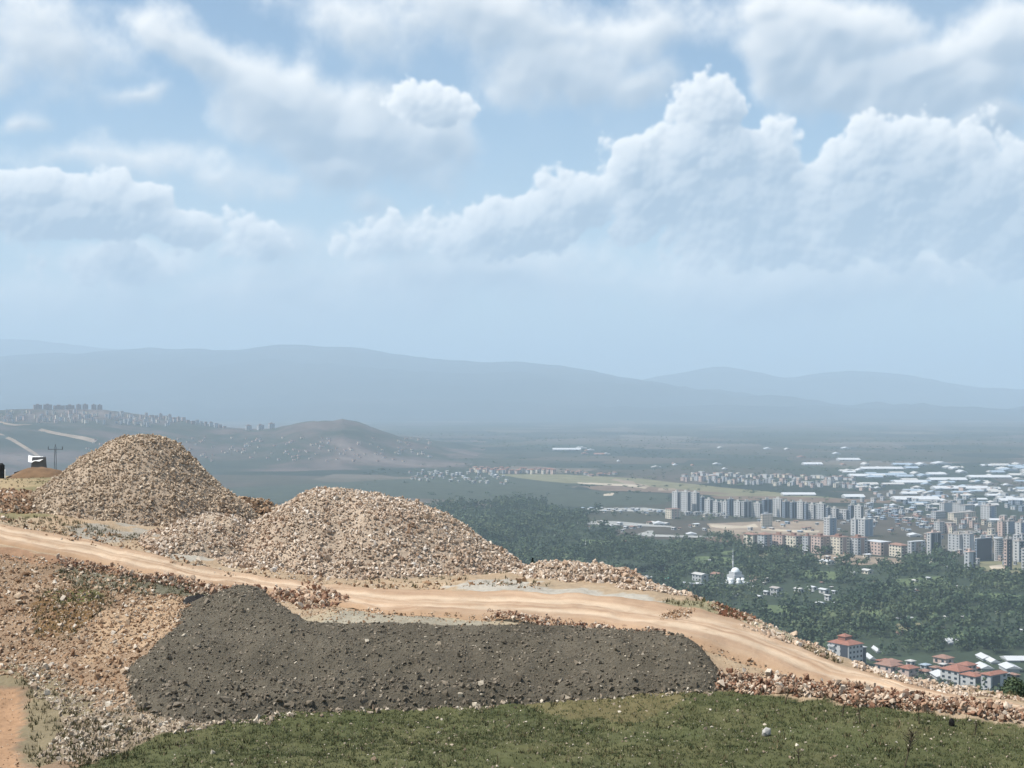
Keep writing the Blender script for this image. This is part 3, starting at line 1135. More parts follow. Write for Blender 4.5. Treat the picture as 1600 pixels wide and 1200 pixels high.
spread('rubble_spread', 'few small stones on the ochre track at the lower left corner', 'rubble',
       [(-60, 1072), (22, 1078), (36, 1130), (28, 1206), (-60, 1206)], 380, 20, .05, M['slope_stone'], .5, .2)


# ------------------------------------------------------------------ valley floor, town hill, mountains
m, nt, b = material('valley_fields', .95, .1)
p = world_pos(nt)
sx = nt.node('ShaderNodeMapping')
sx.inputs['Scale'].default_value = (.0038, .0030, 1)
sx.inputs['Rotation'].default_value = (0, 0, R(14))
nt.put(sx.inputs[0], p)
wv = nt.vmath('ADD', sx.outputs[0], nt.vmath('SCALE', nt.node('ShaderNodeTexNoise').outputs[1], 0.0))
vo = nt.node('ShaderNodeTexVoronoi', feature='F1', distance='CHEBYCHEV')
nt.put(vo.inputs['Vector'], wv)
vo.inputs['Scale'].default_value = 1.0
sh = nt.node('ShaderNodeSeparateColor')
nt.put(sh.inputs[0], vo.outputs['Color'])
fields = nt.ramp(sh.outputs[0], [(0, (.020, .030, .024)), (.35, (.034, .044, .032)), (.55, (.056, .056, .042)), (.72, (.072, .062, .050)), (.87, (.090, .076, .062)), (1, (.125, .108, .088))])
big = nt.noise(p, .0011, 4, .55)
c = nt.mix(nt.smooth(big, .26, .50), rgba((.042, .052, .030)), fields)
tx = nt.noise(p, .02, 5, .65)
c = nt.vmath('SCALE', c, nt.math('MULTIPLY_ADD', tx, 1.0, .5))
nt.put(b.inputs['Base Color'], c)
M['plain'] = m
vx = np.unique(np.r_[np.linspace(-22000, 22000, 120)])
vy = np.unique(np.r_[np.linspace(-500, 32500, 120)])
VX, VY = np.meshgrid(vx, vy)
put('valley_plain', make_mesh('valley_plain', np.stack([VX, VY, VX * 0], -1).reshape(-1, 3), grid_faces(len(vx), len(vy)), M['plain'], True),
    kind='structure', label='broad flat valley floor of fields reaching to the mountains')


def hill_material(name, stops, scale, dots=None):
    m, nt, b = material(name, .95, .1)
    p = world_pos(nt)
    n = nt.noise(p, scale, 6, .6, .4)
    c = nt.ramp(n, stops)
    if dots:
        d = nt.smooth(nt.noise(p, scale * 9, 3, .6), .58, .70)
        c = nt.mix(nt.math('MULTIPLY', d, dots[1]), c, rgba(dots[0]))
    nt.put(b.inputs['Base Color'], c)
    return m


M['hill'] = hill_material('town_hill_soil', [(.28, (.026, .036, .028)), (.44, (.046, .053, .040)), (.52, (.088, .072, .064)), (.62, (.135, .108, .098)), (.73, (.20, .165, .145))], .0038, ((.035, .05, .025), .6))
M['mount'] = hill_material('far_mountain', [(.3, (.016, .026, .026)), (.55, (.030, .036, .034)), (.75, (.060, .058, .050))], .0012)


def lookup_line(line, px):
    a = np.array(line, float)
    return [np.interp(px, a[:, 0], a[:, i]) for i in range(1, a.shape[1])]


HILL = [(-500, 628, 4300, 2000), (-200, 636, 4300, 1900), (0, 641, 4300, 1700), (60, 640, 4350, 1600), (160, 641, 4400, 1500), (230, 651, 4400, 1350), (300, 660, 4350, 1250), (345, 668, 4300, 1150), (390, 671, 4250, 1050),
        (430, 670, 4200, 1000), (460, 663, 4150, 950), (490, 658, 4150, 900), (520, 658, 4150, 880), (535, 655, 4150, 880), (560, 661, 4150, 860), (600, 676, 4150, 820), (640, 690, 4150, 800), (700, 703, 4150, 760), (760, 712, 4150, 700), (820, 716, 4150, 600)]


def hill_z(px, d):
    cr, dc, fr = lookup_line(HILL, px)
    zc = ZC - (cr - HOR) / F * dc
    t = np.where(d < dc, (dc - d) / fr, (d - dc) / 1500)
    prof = np.where(t < 1, .5 + .5 * np.cos(np.pi * np.clip(t, 0, 1)), 0)
    prof = prof ** np.where(d < dc, .85, 1.0)
    X = (px - 800) / F * d
    rel = (fbm(X / 260, d / 260, 5, 201) - .5) * 46 * prof * sstep(t, 0, .3) + (fbm(X / 70, d / 70, 3, 203) - .5) * 9 * prof
    return zc * prof + rel - 1.5 * (t > .98)


hp = np.arange(-520, 830, 5.0)
hd = np.concatenate([np.linspace(2250, 4500, 120), np.linspace(4560, 6000, 14)])
HP, HD = np.meshgrid(hp, hd)
HZ = hill_z(HP, HD)
put('town_hill', make_mesh('town_hill', np.stack([(HP - 800) / F * HD, HD, HZ], -1).reshape(-1, 3), grid_faces(len(hp), len(hd)), M['hill'], True),
    kind='structure', label='low green and brown hill with a town on its ridge, left')


def hill_hit(px, py):
    d = np.arange(2300, 4700, 6.0)
    z = np.maximum(hill_z(np.full(d.shape, float(px)), d), 0)
    k = np.nonzero(ZC - (py - HOR) / F * d <= z)[0]
    return float(d[k[0]]) if len(k) else 4400.0


def mountain(name, line, d, depth, seed, label):
    xs = np.arange(line[0][0], line[-1][0] + 1, 7.0)
    (rows,) = lookup_line(line, xs)
    rows = runmean(rows, 5) + (fbm(xs / 45, xs * 0 + seed, 4, seed) - .5) * 5
    v = np.linspace(0, 1, 46)
    PX, Vv = np.meshgrid(xs, v)
    # front foot, crest at v = .62, back foot
    D = d - depth + Vv * depth * 1.6
    t = np.where(Vv < .625, Vv / .625, (1 - Vv) / .375)
    z_c = ZC - (rows - HOR) / F * d
    X = (PX - 800) / F * d
    ridge = 1 - np.abs(2 * fbm(X / 2200, D / 1700, 5, seed) - 1)
    prof = t ** 1.25
    Z = z_c * prof + (ridge - .62) * 820 * prof * (1 - t) * 1.6 + (fbm(X / 300, D / 300, 4, seed + 3) - .5) * 50 * np.minimum(t * 3, 1) * (1 - .65 * t ** 6)
    Z = np.where(t <= 0, -1.5, Z)
    put(name, make_mesh(name, np.stack([X, D, Z], -1).reshape(-1, 3), grid_faces(len(xs), len(v)), M['mount'], True), kind='structure', label=label)


mountain('mountain_ridge', [(-700, 560), (-300, 556), (0, 555), (90, 553), (180, 546), (240, 543), (330, 547), (400, 545), (425, 539), (445, 537), (500, 539), (560, 542), (585, 548), (610, 552), (680, 560), (740, 565), (800, 565), (870, 571), (910, 577), (950, 585), (990, 593), (1030, 601), (1090, 612), (1150, 622), (1230, 633), (1330, 642), (1450, 650), (1600, 656), (2300, 664)],
         15500, 5600, 301, 'long blue mountain ridge across the left and middle of the horizon')
mountain('mountain_ridge', [(800, 612), (900, 607), (960, 602), (1000, 593), (1040, 588), (1080, 580), (1112, 572), (1130, 571), (1155, 575), (1200, 585), (1240, 591), (1275, 585), (1300, 580), (1340, 580), (1400, 583), (1450, 592), (1500, 601), (1560, 607), (1620, 610), (1800, 606), (2100, 612), (2500, 600)],
         18500, 2800, 317, 'fainter twin peaked mountain on the right of the horizon')
mountain('mountain_ridge', [(-900, 520), (-500, 524), (-200, 522), (0, 528), (60, 531), (120, 538), (180, 545), (260, 552), (400, 558), (700, 566)],
         20500, 2400, 331, 'faintest mountain ridge rising at the far left behind the nearer one')

# fields, tracks and cleared earth lying on the plain
def on_plain(px, py, z=0.0):
    d = (ZC - z) * F / (py - HOR)
    return ((px - 800) / F * d, d, z)


FIELD_COL = {'brown': (.15, .105, .075), 'pale': (.40, .34, .26), 'tan': (.25, .195, .145), 'green': (.044, .054, .036), 'meadow': (.095, .125, .055), 'grey': (.30, .30, .285), 'dark': (.035, .05, .028), 'straw': (.16, .15, .085)}
for k_, c_ in FIELD_COL.items():
    M['f_' + k_] = plain_mat(k_ + '_field', c_, .95, .3, .03)
_fz = [0.0]


def field_patch(name, col, poly, label):
    _fz[0] += .012
    z = .25 + _fz[0]
    top = [on_plain(x, y, z) for x, y in poly]
    n = len(poly)
    # subdivided outline, slightly uneven
    pts = []
    for i in range(n):
        a, b_ = np.array(top[i]), np.array(top[(i + 1) % n])
        L = np.hypot(*(b_ - a)[:2])
        for t in np.linspace(0, 1, 7)[:-1]:
            q_ = a + (b_ - a) * t
            j = (fbm(np.array([q_[0] / 40]), np.array([q_[1] / 40]), 2, 5)[0] - .5) * min(L * .12, 22)
            pts.append((q_[0] + j, q_[1] + j * .8, z))
    bm = bmesh.new()
    f = bm.faces.new([bm.verts.new(q_) for q_ in pts])
    if f.normal.z < 0:
        f.normal_flip()
    bmesh.ops.triangulate(bm, faces=bm.faces)
    me = bpy.data.meshes.new(name)
    bm.to_mesh(me)
    bm.free()
    me.materials.append(M['f_' + col])
    put(name, me, kind='structure', label=label)


field_patch('field', 'green', [(330, 764), (640, 748), (800, 742), (860, 744), (930, 752), (880, 764), (1045, 772), (1045, 788), (900, 792), (640, 778), (330, 790)], 'grey green field behind the nearest stone heap')
field_patch('field', 'straw', [(770, 741), (880, 741), (1000, 748), (1200, 768), (1330, 781), (1200, 782), (1050, 768), (960, 760), (850, 752)], 'dull grassland in front of the far town')
field_patch('field', 'brown', [(905, 760), (985, 757), (1060, 764), (1150, 772), (1090, 773), (1000, 768), (940, 767)], 'brown ploughed strip beside the pale track')
field_patch('field', 'brown', [(1110, 775), (1200, 775), (1400, 782), (1400, 786), (1250, 785), (1120, 779)], 'reddish strip of earth behind the slab towers')
field_patch('track', 'pale', [(903, 753.5), (985, 756), (1012, 761), (1008, 763.5), (980, 760), (904, 756)], 'pale dirt track curving across the plain')
field_patch('track', 'tan', [(958, 748), (985, 752), (1016, 760), (1010, 762), (975, 754.5), (955, 750)], 'tan dirt track joining the pale one')
field_patch('track', 'tan', [(1030, 763), (1055, 763), (1058, 766), (1030, 766.5)], 'small tan clearing at the end of the track')
field_patch('field', 'pale', [(942, 772), (958, 769.5), (958, 774), (944, 775)], 'bright bare patch in the middle of the green plain')
field_patch('yard', 'grey', [(915, 794), (1010, 793), (1045, 797), (1040, 800), (920, 798)], 'pale yard strip in front of the green fields')
field_patch('yard', 'grey', [(902, 815), (960, 814), (1000, 818), (1050, 822), (1048, 824), (950, 820), (902, 819)], 'pale grey yard along the wood edge')
field_patch('road', 'grey', [(995, 835), (1012, 829), (1020, 829), (1020, 835), (1130, 838), (1128, 841), (1010, 838)], 'pale road along the top edge of the wood')
field_patch('cleared_ground', 'tan', [(1105, 818), (1180, 815), (1290, 814), (1300, 832), (1290, 840), (1165, 838), (1105, 832)], 'bare building ground in front of the slab towers')
field_patch('cleared_ground', 'pale', [(1108, 818), (1160, 822), (1180, 818), (1186, 824), (1130, 826), (1110, 823)], 'pale spoil on the building ground')
field_patch('cleared_ground', 'brown', [(1100, 840), (1160, 836), (1200, 838), (1165, 850), (1120, 846)], 'brown bare ground beside the long row of blocks')
field_patch('cleared_ground', 'pale', [(1188, 826), (1280, 829), (1278, 832), (1188, 829)], 'pale road cut across the building ground')
field_patch('cleared_ground', 'tan', [(1270, 868), (1310, 866), (1400, 872), (1420, 880), (1350, 884), (1290, 878)], 'tan earth below the long row of blocks')
field_patch('cleared_ground', 'straw', [(1525, 878), (1570, 876), (1620, 882), (1620, 898), (1540, 892)], 'yellowish waste ground among the right hand towers')
field_patch('cleared_ground', 'pale', [(1546, 884), (1565, 882), (1570, 888), (1550, 889)], 'pale earth heap ground among the right hand towers')
field_patch('wood_floor', 'dark', [(640, 800), (800, 790), (900, 806), (912, 830), (1000, 842), (1110, 845), (1170, 862), (1260, 869), (1300, 886), (1440, 878), (1520, 896), (1620, 902), (1720, 907), (1800, 1015), (1800, 1200), (1000, 1200), (800, 990), (640, 900)], 'dark undergrowth beneath the valley orchards')
field_patch('field', 'green', [(1072, 876), (1100, 876), (1102, 879), (1072, 880)], 'small bright meadow inside the wood')
field_patch('field', 'straw', [(1165, 867), (1200, 864), (1230, 866), (1225, 871), (1170, 871)], 'small pale meadow inside the wood below the long row')
field_patch('meadow', 'meadow', [(905, 842), (985, 848), (980, 858), (905, 852)], 'light green meadow in the wood below the small distant mosque')
field_patch('meadow', 'meadow', [(1085, 868), (1150, 872), (1140, 884), (1090, 882)], 'light green meadow in the wood between the dark clump and the mosque minaret')
field_patch('meadow', 'meadow', [(1250, 890), (1320, 894), (1300, 906), (1245, 902)], 'light green meadow in the wood under the tan earth below the mid-rise row')
field_patch('meadow', 'meadow', [(1400, 905), (1470, 900), (1480, 912), (1410, 916)], 'light green meadow in the wood in the upper right part of the wood')
field_patch('meadow', 'meadow', [(1520, 925), (1600, 930), (1600, 944), (1530, 940)], 'light green meadow in the wood at the right edge of the wood')
field_patch('meadow', 'meadow', [(1195, 945), (1260, 948), (1250, 962), (1200, 958)], 'light green meadow in the wood right below the mosque village')
field_patch('meadow', 'meadow', [(1330, 955), (1390, 952), (1385, 966), (1335, 968)], 'light green meadow in the wood beside the lone long roofed house')
field_patch('meadow', 'meadow', [(1470, 985), (1560, 988), (1550, 998), (1475, 996)], 'light green meadow in the wood in front of the white roof above the near village')
field_patch('meadow', 'meadow', [(1120, 862), (1150, 860), (1150, 866), (1122, 868)], 'light green meadow in the wood just below the brown bare ground')
field_patch('meadow', 'meadow', [(1040, 885), (1075, 890), (1060, 897), (1035, 893)], 'light green meadow in the wood left of the mosque village')
field_patch('field', 'straw', [(1395, 975), (1440, 973), (1450, 985), (1400, 988)], 'dry clearing in the nearer wood')
for nm, ln, wd, lab in (('hill_road', [(-10, 676), (20, 689), (50, 707), (62, 716)], 7, 'straight pale road running down the hill at the far left'),
                        ('hill_road', [(62, 672), (80, 677), (105, 681), (130, 686), (150, 691)], 9, 'pale road across the green slope behind the tall heap'),
                        ('hill_road', [(-10, 657), (8, 663), (25, 665), (48, 664)], 8, 'short pale road at the left edge of the hill town'),
                        ('hill_road', [(120, 650), (140, 645), (158, 641)], 8, 'pale track climbing to the ridge of the hill town')):
    vs = []
    for x_, y_ in ln:
        for e_ in (-1, 1):
            d_ = hill_hit(x_, y_)
            vs.append(((x_ - 800) / F * d_, d_ + e_ * wd * 1.6, max(hill_z(np.array([float(x_)]), np.array([d_ + e_ * wd * 1.6]))[0], 0) + 1.2))
    put(nm, make_mesh(nm, np.array(vs), np.array([(2 * i, 2 * i + 2, 2 * i + 3, 2 * i + 1) for i in range(len(ln) - 1)]), M['f_tan'], True), kind='structure', label=lab)

# ------------------------------------------------------------------ haze
m = bpy.data.materials.new('valley_haze')
m.use_nodes = True
m.node_tree.nodes.clear()
nt = NT(m.node_tree)
pv = nt.node('ShaderNodeVolumePrincipled')
pv.inputs['Color'].default_value = (.635, .80, .952, 1)
pv.inputs['Density'].default_value = HAZE_DENSITY
pv.inputs['Anisotropy'].default_value = 0.0
ou = nt.node('ShaderNodeOutputMaterial')
nt.put(ou.inputs['Volume'], pv.outputs[0])
hb_ = Boxes()
hb_.box(-23000, 23000, -900, 33500, -3.5, 1200)
haze = hb_.mesh('haze', m)
put('haze', haze, kind='stuff', label='thin blue haze filling the valley air')

# ------------------------------------------------------------------ building materials
M['white_wall'] = plain_mat('white_render', (.47, .47, .47), .8, .06, .1)
M['cream_wall'] = plain_mat('cream_render', (.62, .56, .46), .8, .06, .1)
M['pink_wall'] = plain_mat('pinkish_render', (.52, .40, .35), .8, .06, .1)
M['grey_wall'] = plain_mat('grey_render', (.42, .43, .44), .8, .06, .1)
M['blue_wall'] = plain_mat('blue_grey_render', (.23, .27, .33), .8, .06, .1)  # also puts the blue shade of tower fronts into colour
M['dark_panel'] = plain_mat('dark_cladding_and_recess', (.055, .060, .075), .6, .06, .1, .4)  # also used where tower recesses are only dark with shade
M['brown_wall'] = plain_mat('brown_render', (.33, .25, .22), .8, .06, .1)
M['glass'] = plain_mat('window_glass', (.035, .045, .06), .15, .05, .1, .5)
M['tile'] = plain_mat('red_roof_tile', (.27, .125, .09), .8, .15, .5)
M['tile_dull'] = plain_mat('faded_roof_tile', (.26, .155, .12), .8, .15, .5)
M['flat_roof'] = plain_mat('grey_roof_felt', (.34, .31, .29), .9, .1, .2)
M['metal_roof'] = plain_mat('white_sheet_roof', (.52, .53, .54), .5, .05, .05, .4)
M['blue_roof'] = plain_mat('blue_grey_sheet_roof', (.30, .36, .42), .5, .06, .05, .4)
M['grey_roof'] = plain_mat('weathered_sheet_roof', (.45, .44, .42), .6, .12, .2, .3)
M['lead'] = plain_mat('pale_dome_sheet', (.74, .76, .77), .35, .04, .2, .5)

# ------------------------------------------------------------------ buildings
def building(name, label, cat, px0, pxs, px1, yt, yb, wall='white_wall', roof='flat', group=None, yaw=38, floors=None, bays=None, z0=0.0, dist=None, roof_mat=None, strips=(), band='glass', single_windows=False):
    """px0..pxs is the sunlit left flank, pxs..px1 the shaded front; yb the foot row, yt the eaves row"""
    d = dist if dist else (ZC - z0) * F / (yb - HOR)
    s = d / F
    a = R(yaw)
    front = max((px1 - pxs) * s / math.cos(a), 1.5)
    flank = max((pxs - px0) * s / math.sin(a), 1.5)
    flank = min(flank, front * 4 + 20)
    h = (yb - yt) * s
    corner = Vector(((pxs - 800) * s, d, z0))
    e = empty(name, tuple(corner), label, cat, group, a)
    # local frame: origin at the near corner, front face along +x at y = 0, flank along +y at x = 0
    bx_ = Boxes()
    bx_.box(0, front, 0, flank, -1.0, h)
    put('wall', bx_.mesh('wall', M[wall]), e)
    if roof == 'flat':
        r = Boxes()
        r.box(-.25, front + .25, -.25, flank + .25, h + .003, h + .55)
        if h > 14:
            r.box(front * .3, front * .62, flank * .3, flank * .62, h + .553, h + 3.0)
        put('roof', r.mesh('roof', M[roof_mat or 'flat_roof']), e)
    else:
        r = Boxes()
        r.hip(0, front, 0, flank, h + .26, min(front, flank) * (.22 if roof == 'hip' else .16), .7, roof == 'gable')
        put('roof', r.mesh('roof', M[roof_mat or 'tile']), e)
    fl = floors or max(1, int(round(h / 3.1)))
    fh = h / fl
    for x0, x1, mt in strips:                       # full height strips of the front face, some standing in for recess shade
        q_ = Boxes()
        q_.box(front * x0, front * x1, -.35, -.003, .5, h - .6)
        put('facade_strip', q_.mesh('facade_strip', M[mt]), e)
    if not single_windows:
        wn = Boxes()
        for face in (0, 1):
            L = front if face == 0 else flank
            nb = bays if (bays and face == 0) else max(1, int(L / 4.2))
            for i in range(fl):
                z = fh * i + fh * .32
                for j in range(nb):
                    c0 = L * (j + .5) / nb
                    w2 = min(.95, L / nb * .3)
                    if face == 0:
                        if any(x0 - .02 < c0 / L < x1 + .02 for x0, x1, _ in strips):
                            continue
                        wn.box(c0 - w2, c0 + w2, -.10, -.004, z, z + fh * .46)
                    else:
                        wn.box(-.10, -.004, c0 - w2, c0 + w2, z, z + fh * .46)
        if wn.v:
            w_ = put('windows', wn.mesh('windows', M[band]), e)
            w_['kind'] = 'stuff'
    else:
        pane = Boxes()
        pane.box(-.75, .75, -.09, -.05, 0, 1.35)
        pm = pane.mesh('pane', M['glass'])
        fr = Boxes()
        fr.box(-.9, .9, -.06, -.004, -.14, 0); fr.box(-.9, .9, -.06, -.004, 1.35, 1.49); fr.box(-.9, -.75, -.06, -.004, .002, 1.348); fr.box(.75, .9, -.06, -.004, .002, 1.348)
        fm = fr.mesh('window', M['white_wall'])
        for i in range(fl):
            for face in (0, 1):
                L = front if face == 0 else flank
                nb = bays if face == 0 else max(2, int(L / 3.6))
                for j in range(nb):
                    c0 = L * (j + .5) / nb
                    if face == 0 and any(x0 - .02 < c0 / L < x1 + .02 for x0, x1, _ in strips):
                        continue
                    o_ = put('window', fm, e, (c0, 0, fh * i + fh * .3) if face == 0 else (0, c0, fh * i + fh * .3), (0, 0, 0) if face == 0 else (0, 0, -math.pi / 2))
                    put('pane', pm, o_)
    return e, front, flank, h


class BuildingMass:
    """far buildings beyond the count that is kept one by one: real walls, roofs and windows in one mesh"""
    def __init__(s):
        s.parts = {}

    def add(s, px0, pxs, px1, yt, yb, wall, roof_mat, z0=0.0, dist=None, yaw=30):
        d = dist if dist else (ZC - z0) * F / (yb - HOR)
        k = d / F
        a = R(yaw)
        w_, l_, h = max((px1 - pxs) * k / math.cos(a), 1.5), max((pxs - px0) * k / math.sin(a), 1.5), (yb - yt) * k
        l_ = min(l_, w_ * 4 + 20)
        for mt, bx_ in ((wall, [(0, w_, 0, l_, -1.0, h)]), (roof_mat, [(-.25, w_ + .25, -.25, l_ + .25, h + .003, h + .6)]),
                        ('glass', [(w_ * (j + .25) / nb, w_ * (j + .72) / nb, -.10, -.004, 3.1 * i + 1.0, 3.1 * i + 2.4) for nb in (max(1, int(w_ / 4)),) for j in range(nb) for i in range(max(1, int(h / 3.1)))])):
            B = s.parts.setdefault(mt, Boxes())
            n = len(B.v)
            for q in bx_:
                B.box(*q)
            for i in range(n, len(B.v)):
                x, y, z = B.v[i]
                B.v[i] = ((pxs - 800) * k + x * math.cos(a) - y * math.sin(a), d + x * math.sin(a) + y * math.cos(a), z0 + z)

    def build(s, name, label):
        vs, fs, mi, base = [], [], [], 0
        for i, (mt, B) in enumerate(s.parts.items()):
            vs += B.v
            fs += [tuple(base + j for j in f) for f in B.f]
            mi += [i] * len(B.f)
            base += len(B.v)
        me = make_mesh(name, np.array(vs), np.array(fs))
        for mt in s.parts:
            me.materials.append(M[mt])
        me.polygons.foreach_set('material_index', np.array(mi, np.int32))
        put(name, me, kind='stuff', label=label)


FAR_TOWN, HILL_TOWN, HILL_HOUSES = BuildingMass(), BuildingMass(), BuildingMass()
ORD = ['first', 'second', 'third', 'fourth', 'fifth', 'sixth', 'seventh', 'eighth', 'ninth', 'tenth', 'eleventh', 'twelfth', 'thirteenth', 'fourteenth', 'fifteenth', 'sixteenth', 'seventeenth', 'eighteenth', 'nineteenth', 'twentieth',
       'twenty-first', 'twenty-second', 'twenty-third', 'twenty-fourth', 'twenty-fifth', 'twenty-sixth', 'twenty-seventh', 'twenty-eighth', 'twenty-ninth', 'thirtieth']
ROW = [(1051, 1058, 1065, 769, 798), (1065, 1074, 1080, 769, 800), (1080, 1088, 1094, 770, 799), (1094, 1096, 1102, 777, 801), (1102, 1109, 1115, 781, 802), (1115, 1121, 1124, 784, 803), (1124, 1128, 1130, 785, 803),
       (1130, 1135, 1137, 784, 804), (1137, 1139, 1148, 780, 806), (1148, 1156, 1159, 784, 808), (1159, 1162, 1177, 784, 809), (1178, 1187, 1191, 787, 809), (1191, 1193, 1209, 781, 809), (1210, 1220, 1223, 780, 808),
       (1223, 1226, 1235, 784, 809), (1235, 1237, 1247, 785, 810), (1247, 1254, 1257, 784, 811), (1257, 1259, 1264, 787, 812), (1264, 1271, 1276, 789, 811), (1277, 1287, 1291, 788, 812), (1291, 1293, 1299, 793, 813),
       (1299, 1306, 1312, 795, 812), (1313, 1322, 1326, 797, 812), (1326, 1329, 1337, 790, 812), (1337, 1345, 1350, 791, 813)]
for i, t in enumerate(ROW):
    wl = ('white_wall', 'grey_wall', 'white_wall', 'blue_wall')[(0, 0, 0, 3, 0, 0, 1, 0, 3, 0, 1, 0, 3, 0, 3, 3, 0, 3, 0, 1, 3, 0, 0, 3, 0)[i]]  # blue walls put the shaded towers' tone into the wall colour
    building('apartment_tower', f'{ORD[i]} tower from the left in the long row of slab towers on the plain', 'tower block', *t, wall=wl, group='slab towers on the plain', roof_mat='grey_roof',
             strips=((.18, .42, 'dark_panel'), (.60, .84, 'dark_panel')) if t[2] - t[1] > 5 else ((.25, .75, 'dark_panel'),))  # dark strips paint the shade of the recessed balconies
for t, lab in (((1289, 1296, 1310, 810, 837), 'lone tower with a bright white flank in front of the slab towers'),
               ((1331, 1337, 1343, 812, 837), 'white flanked tower close beside the wider blue grey tower, left of it'),
               ((1343, 1351, 1368, 812, 839), 'wide blue grey tower with a white flank, right of the pair before the slab row')):
    building('apartment_tower', lab, 'tower block', *t, wall='white_wall', strips=((.1, .45, 'blue_wall'), (.55, .9, 'blue_wall')), roof_mat='grey_roof')  # blue front strips put the fronts' shade into colour
MID = [(1165, 1176, 1186, 836, 858), (1186, 1194, 1208, 836, 860), (1208, 1222, 1230, 837, 860), (1230, 1243, 1256, 838, 862), (1256, 1262, 1271, 838, 864), (1271, 1282, 1298, 839, 866),
       (1298, 1312, 1330, 840, 867), (1330, 1340, 1358, 841, 867), (1358, 1376, 1395, 848, 868), (1395, 1408, 1420, 853, 871), (1420, 1424, 1450, 847, 865)]
for i, t in enumerate(MID):
    building('apartment_block', f'{ORD[i]} block from the left in the long mid-rise row above the wood', 'apartment block', *t, wall=('cream_wall', 'grey_wall', 'pink_wall')[i % 3], group='mid-rise row above the wood', yaw=30,
             roof='hip' if i in (0, 1, 9) else 'flat', roof_mat='tile_dull' if i not in (8, 10) else 'metal_roof', strips=((.35, .68, 'brown_wall'),))  # brown strip paints the shade of the recess in each front
# right hand cluster
RC = [((1450, 1454, 1475, 833, 873), 'white_wall', ((.10, .38, 'dark_panel'), (.46, .54, 'dark_panel'), (.66, .92, 'dark_panel')), 'brown topped tower with black panels and white centre stripe', 'pink_wall'),
      ((1487, 1499, 1505, 836, 865), 'grey_wall', ((.2, .8, 'grey_wall'),), 'pale grey tower pair partner behind the striped front tower, left one', None),
      ((1505, 1515, 1524, 835, 866), 'grey_wall', ((.3, .7, 'white_wall'),), 'pale grey tower just left of the dark slab with the curved white end', None),
      ((1509, 1514, 1527, 863, 895), 'grey_wall', ((.05, .28, 'white_wall'), (.36, .52, 'white_wall'), (.70, .97, 'dark_panel')), 'striped tower standing lowest at the edge of the wood', 'pink_wall'),
      ((1524, 1526, 1556, 842, 877), 'blue_wall', ((.04, .96, 'dark_panel'),), 'large dark slab block beside a curved white end tower', 'white_wall'),
      ((1570, 1573, 1584, 843, 892), 'pink_wall', ((.1, .4, 'dark_panel'), (.6, .9, 'dark_panel')), 'tall dark reddish tower right of the dark slab block', None),
      ((1586, 1592, 1606, 846, 878), 'white_wall', ((.3, .6, 'dark_panel'),), 'white tower with black panel at the right edge', None),
      ((1598, 1602, 1622, 858, 892), 'grey_wall', ((.3, .6, 'dark_panel'),), 'grey tower cut by the right edge', None),
      ((1462, 1468, 1478, 816, 834), 'white_wall', (), 'white block standing behind the brown topped tower', None),
      ((1478, 1486, 1496, 818, 834), 'pink_wall', (), 'pinkish block beside the white one behind the brown topped tower', None),
      ((1545, 1549, 1557, 827, 840), 'cream_wall', (), 'small cream block behind the dark slab block', None),
      ((1561, 1566, 1571, 815, 838), 'pink_wall', (), 'narrow pinkish tower in the group behind the dark slab', None),
      ((1571, 1575, 1589, 815, 838), 'white_wall', ((.2, .8, 'blue_wall'),), 'white and grey tower in the group behind the dark slab', None),
      ((1590, 1595, 1606, 817, 840), 'white_wall', ((.3, .7, 'blue_wall'),), 'pale tower at the right edge behind the dark slab', None),
      ((1470, 1475, 1491, 786, 802), 'white_wall', ((.1, .9, 'grey_wall'),), 'pale tower with a bright flank below the long white roof', None),
      ((1491, 1499, 1502, 787, 801), 'white_wall', (), 'narrow white tower beside the pale one below the long white roof', None),
      ((1502, 1508, 1527, 790, 803), 'grey_wall', (), 'broad grey block right of the narrow white tower', None),
      ((1537, 1546, 1560, 791, 812), 'white_wall', ((.3, .7, 'blue_wall'),), 'pair of joined pale towers below the far warehouses', None),
      ((1457, 1462, 1482, 800, 811), 'grey_wall', (), 'low grey block left of the longer low block', None),
      ((1484, 1490, 1534, 802, 813), 'cream_wall', (), 'long low buff block in the middle of the right hand town', None),
      ((1189, 1191, 1209, 804, 824), 'cream_wall', (), 'buff block with a bright roof edge on the building ground', 'metal_roof'),
      ((1041, 1049, 1064, 796, 811), 'cream_wall', ((.2, .4, 'pink_wall'), (.6, .8, 'pink_wall')), 'cream and pink block in front of the leftmost slab towers', 'tile_dull')]
for t, wl, st_, lab, rm in RC:
    building('apartment_tower' if t[4] - t[3] > 15 else 'apartment_block', lab, 'tower block' if t[4] - t[3] > 15 else 'apartment block', *t, wall=wl, strips=st_, roof_mat=rm, yaw=32)
# the curved white end tower
d_ = ZC * F / (877 - HOR)
s_ = d_ / F
e = empty('curved_tower', ((1562.5 - 800) * s_, d_ + 5, 0), 'round white end tower joined to the dark slab block', 'tower block')
q_ = Boxes()
q_.tube((0, 0, -1), (0, 0, 35 * s_), 6.3 * s_, 6.3 * s_, 20)
put('wall', q_.mesh('wall', M['white_wall']), e)
q_ = Boxes()
q_.tube((0, 0, 35 * s_ + .003), (0, 0, 35 * s_ + 1.2), 7.2 * s_, 7.2 * s_, 20)
put('roof', q_.mesh('roof', M['metal_roof']), e)
q_ = Boxes()
for k in range(11):
    for tt_ in (-2.5, -2.1, -1.7, -1.3, -.9):
        x_, y_ = math.cos(tt_) * 6.3 * s_, math.sin(tt_) * 6.3 * s_
        q_.tube((x_, y_, 1.5 + k * 2.2), (x_, y_, 2.7 + k * 2.2), .5, .5, 6)
put('windows', q_.mesh('windows', M['glass']), e, kind='stuff')

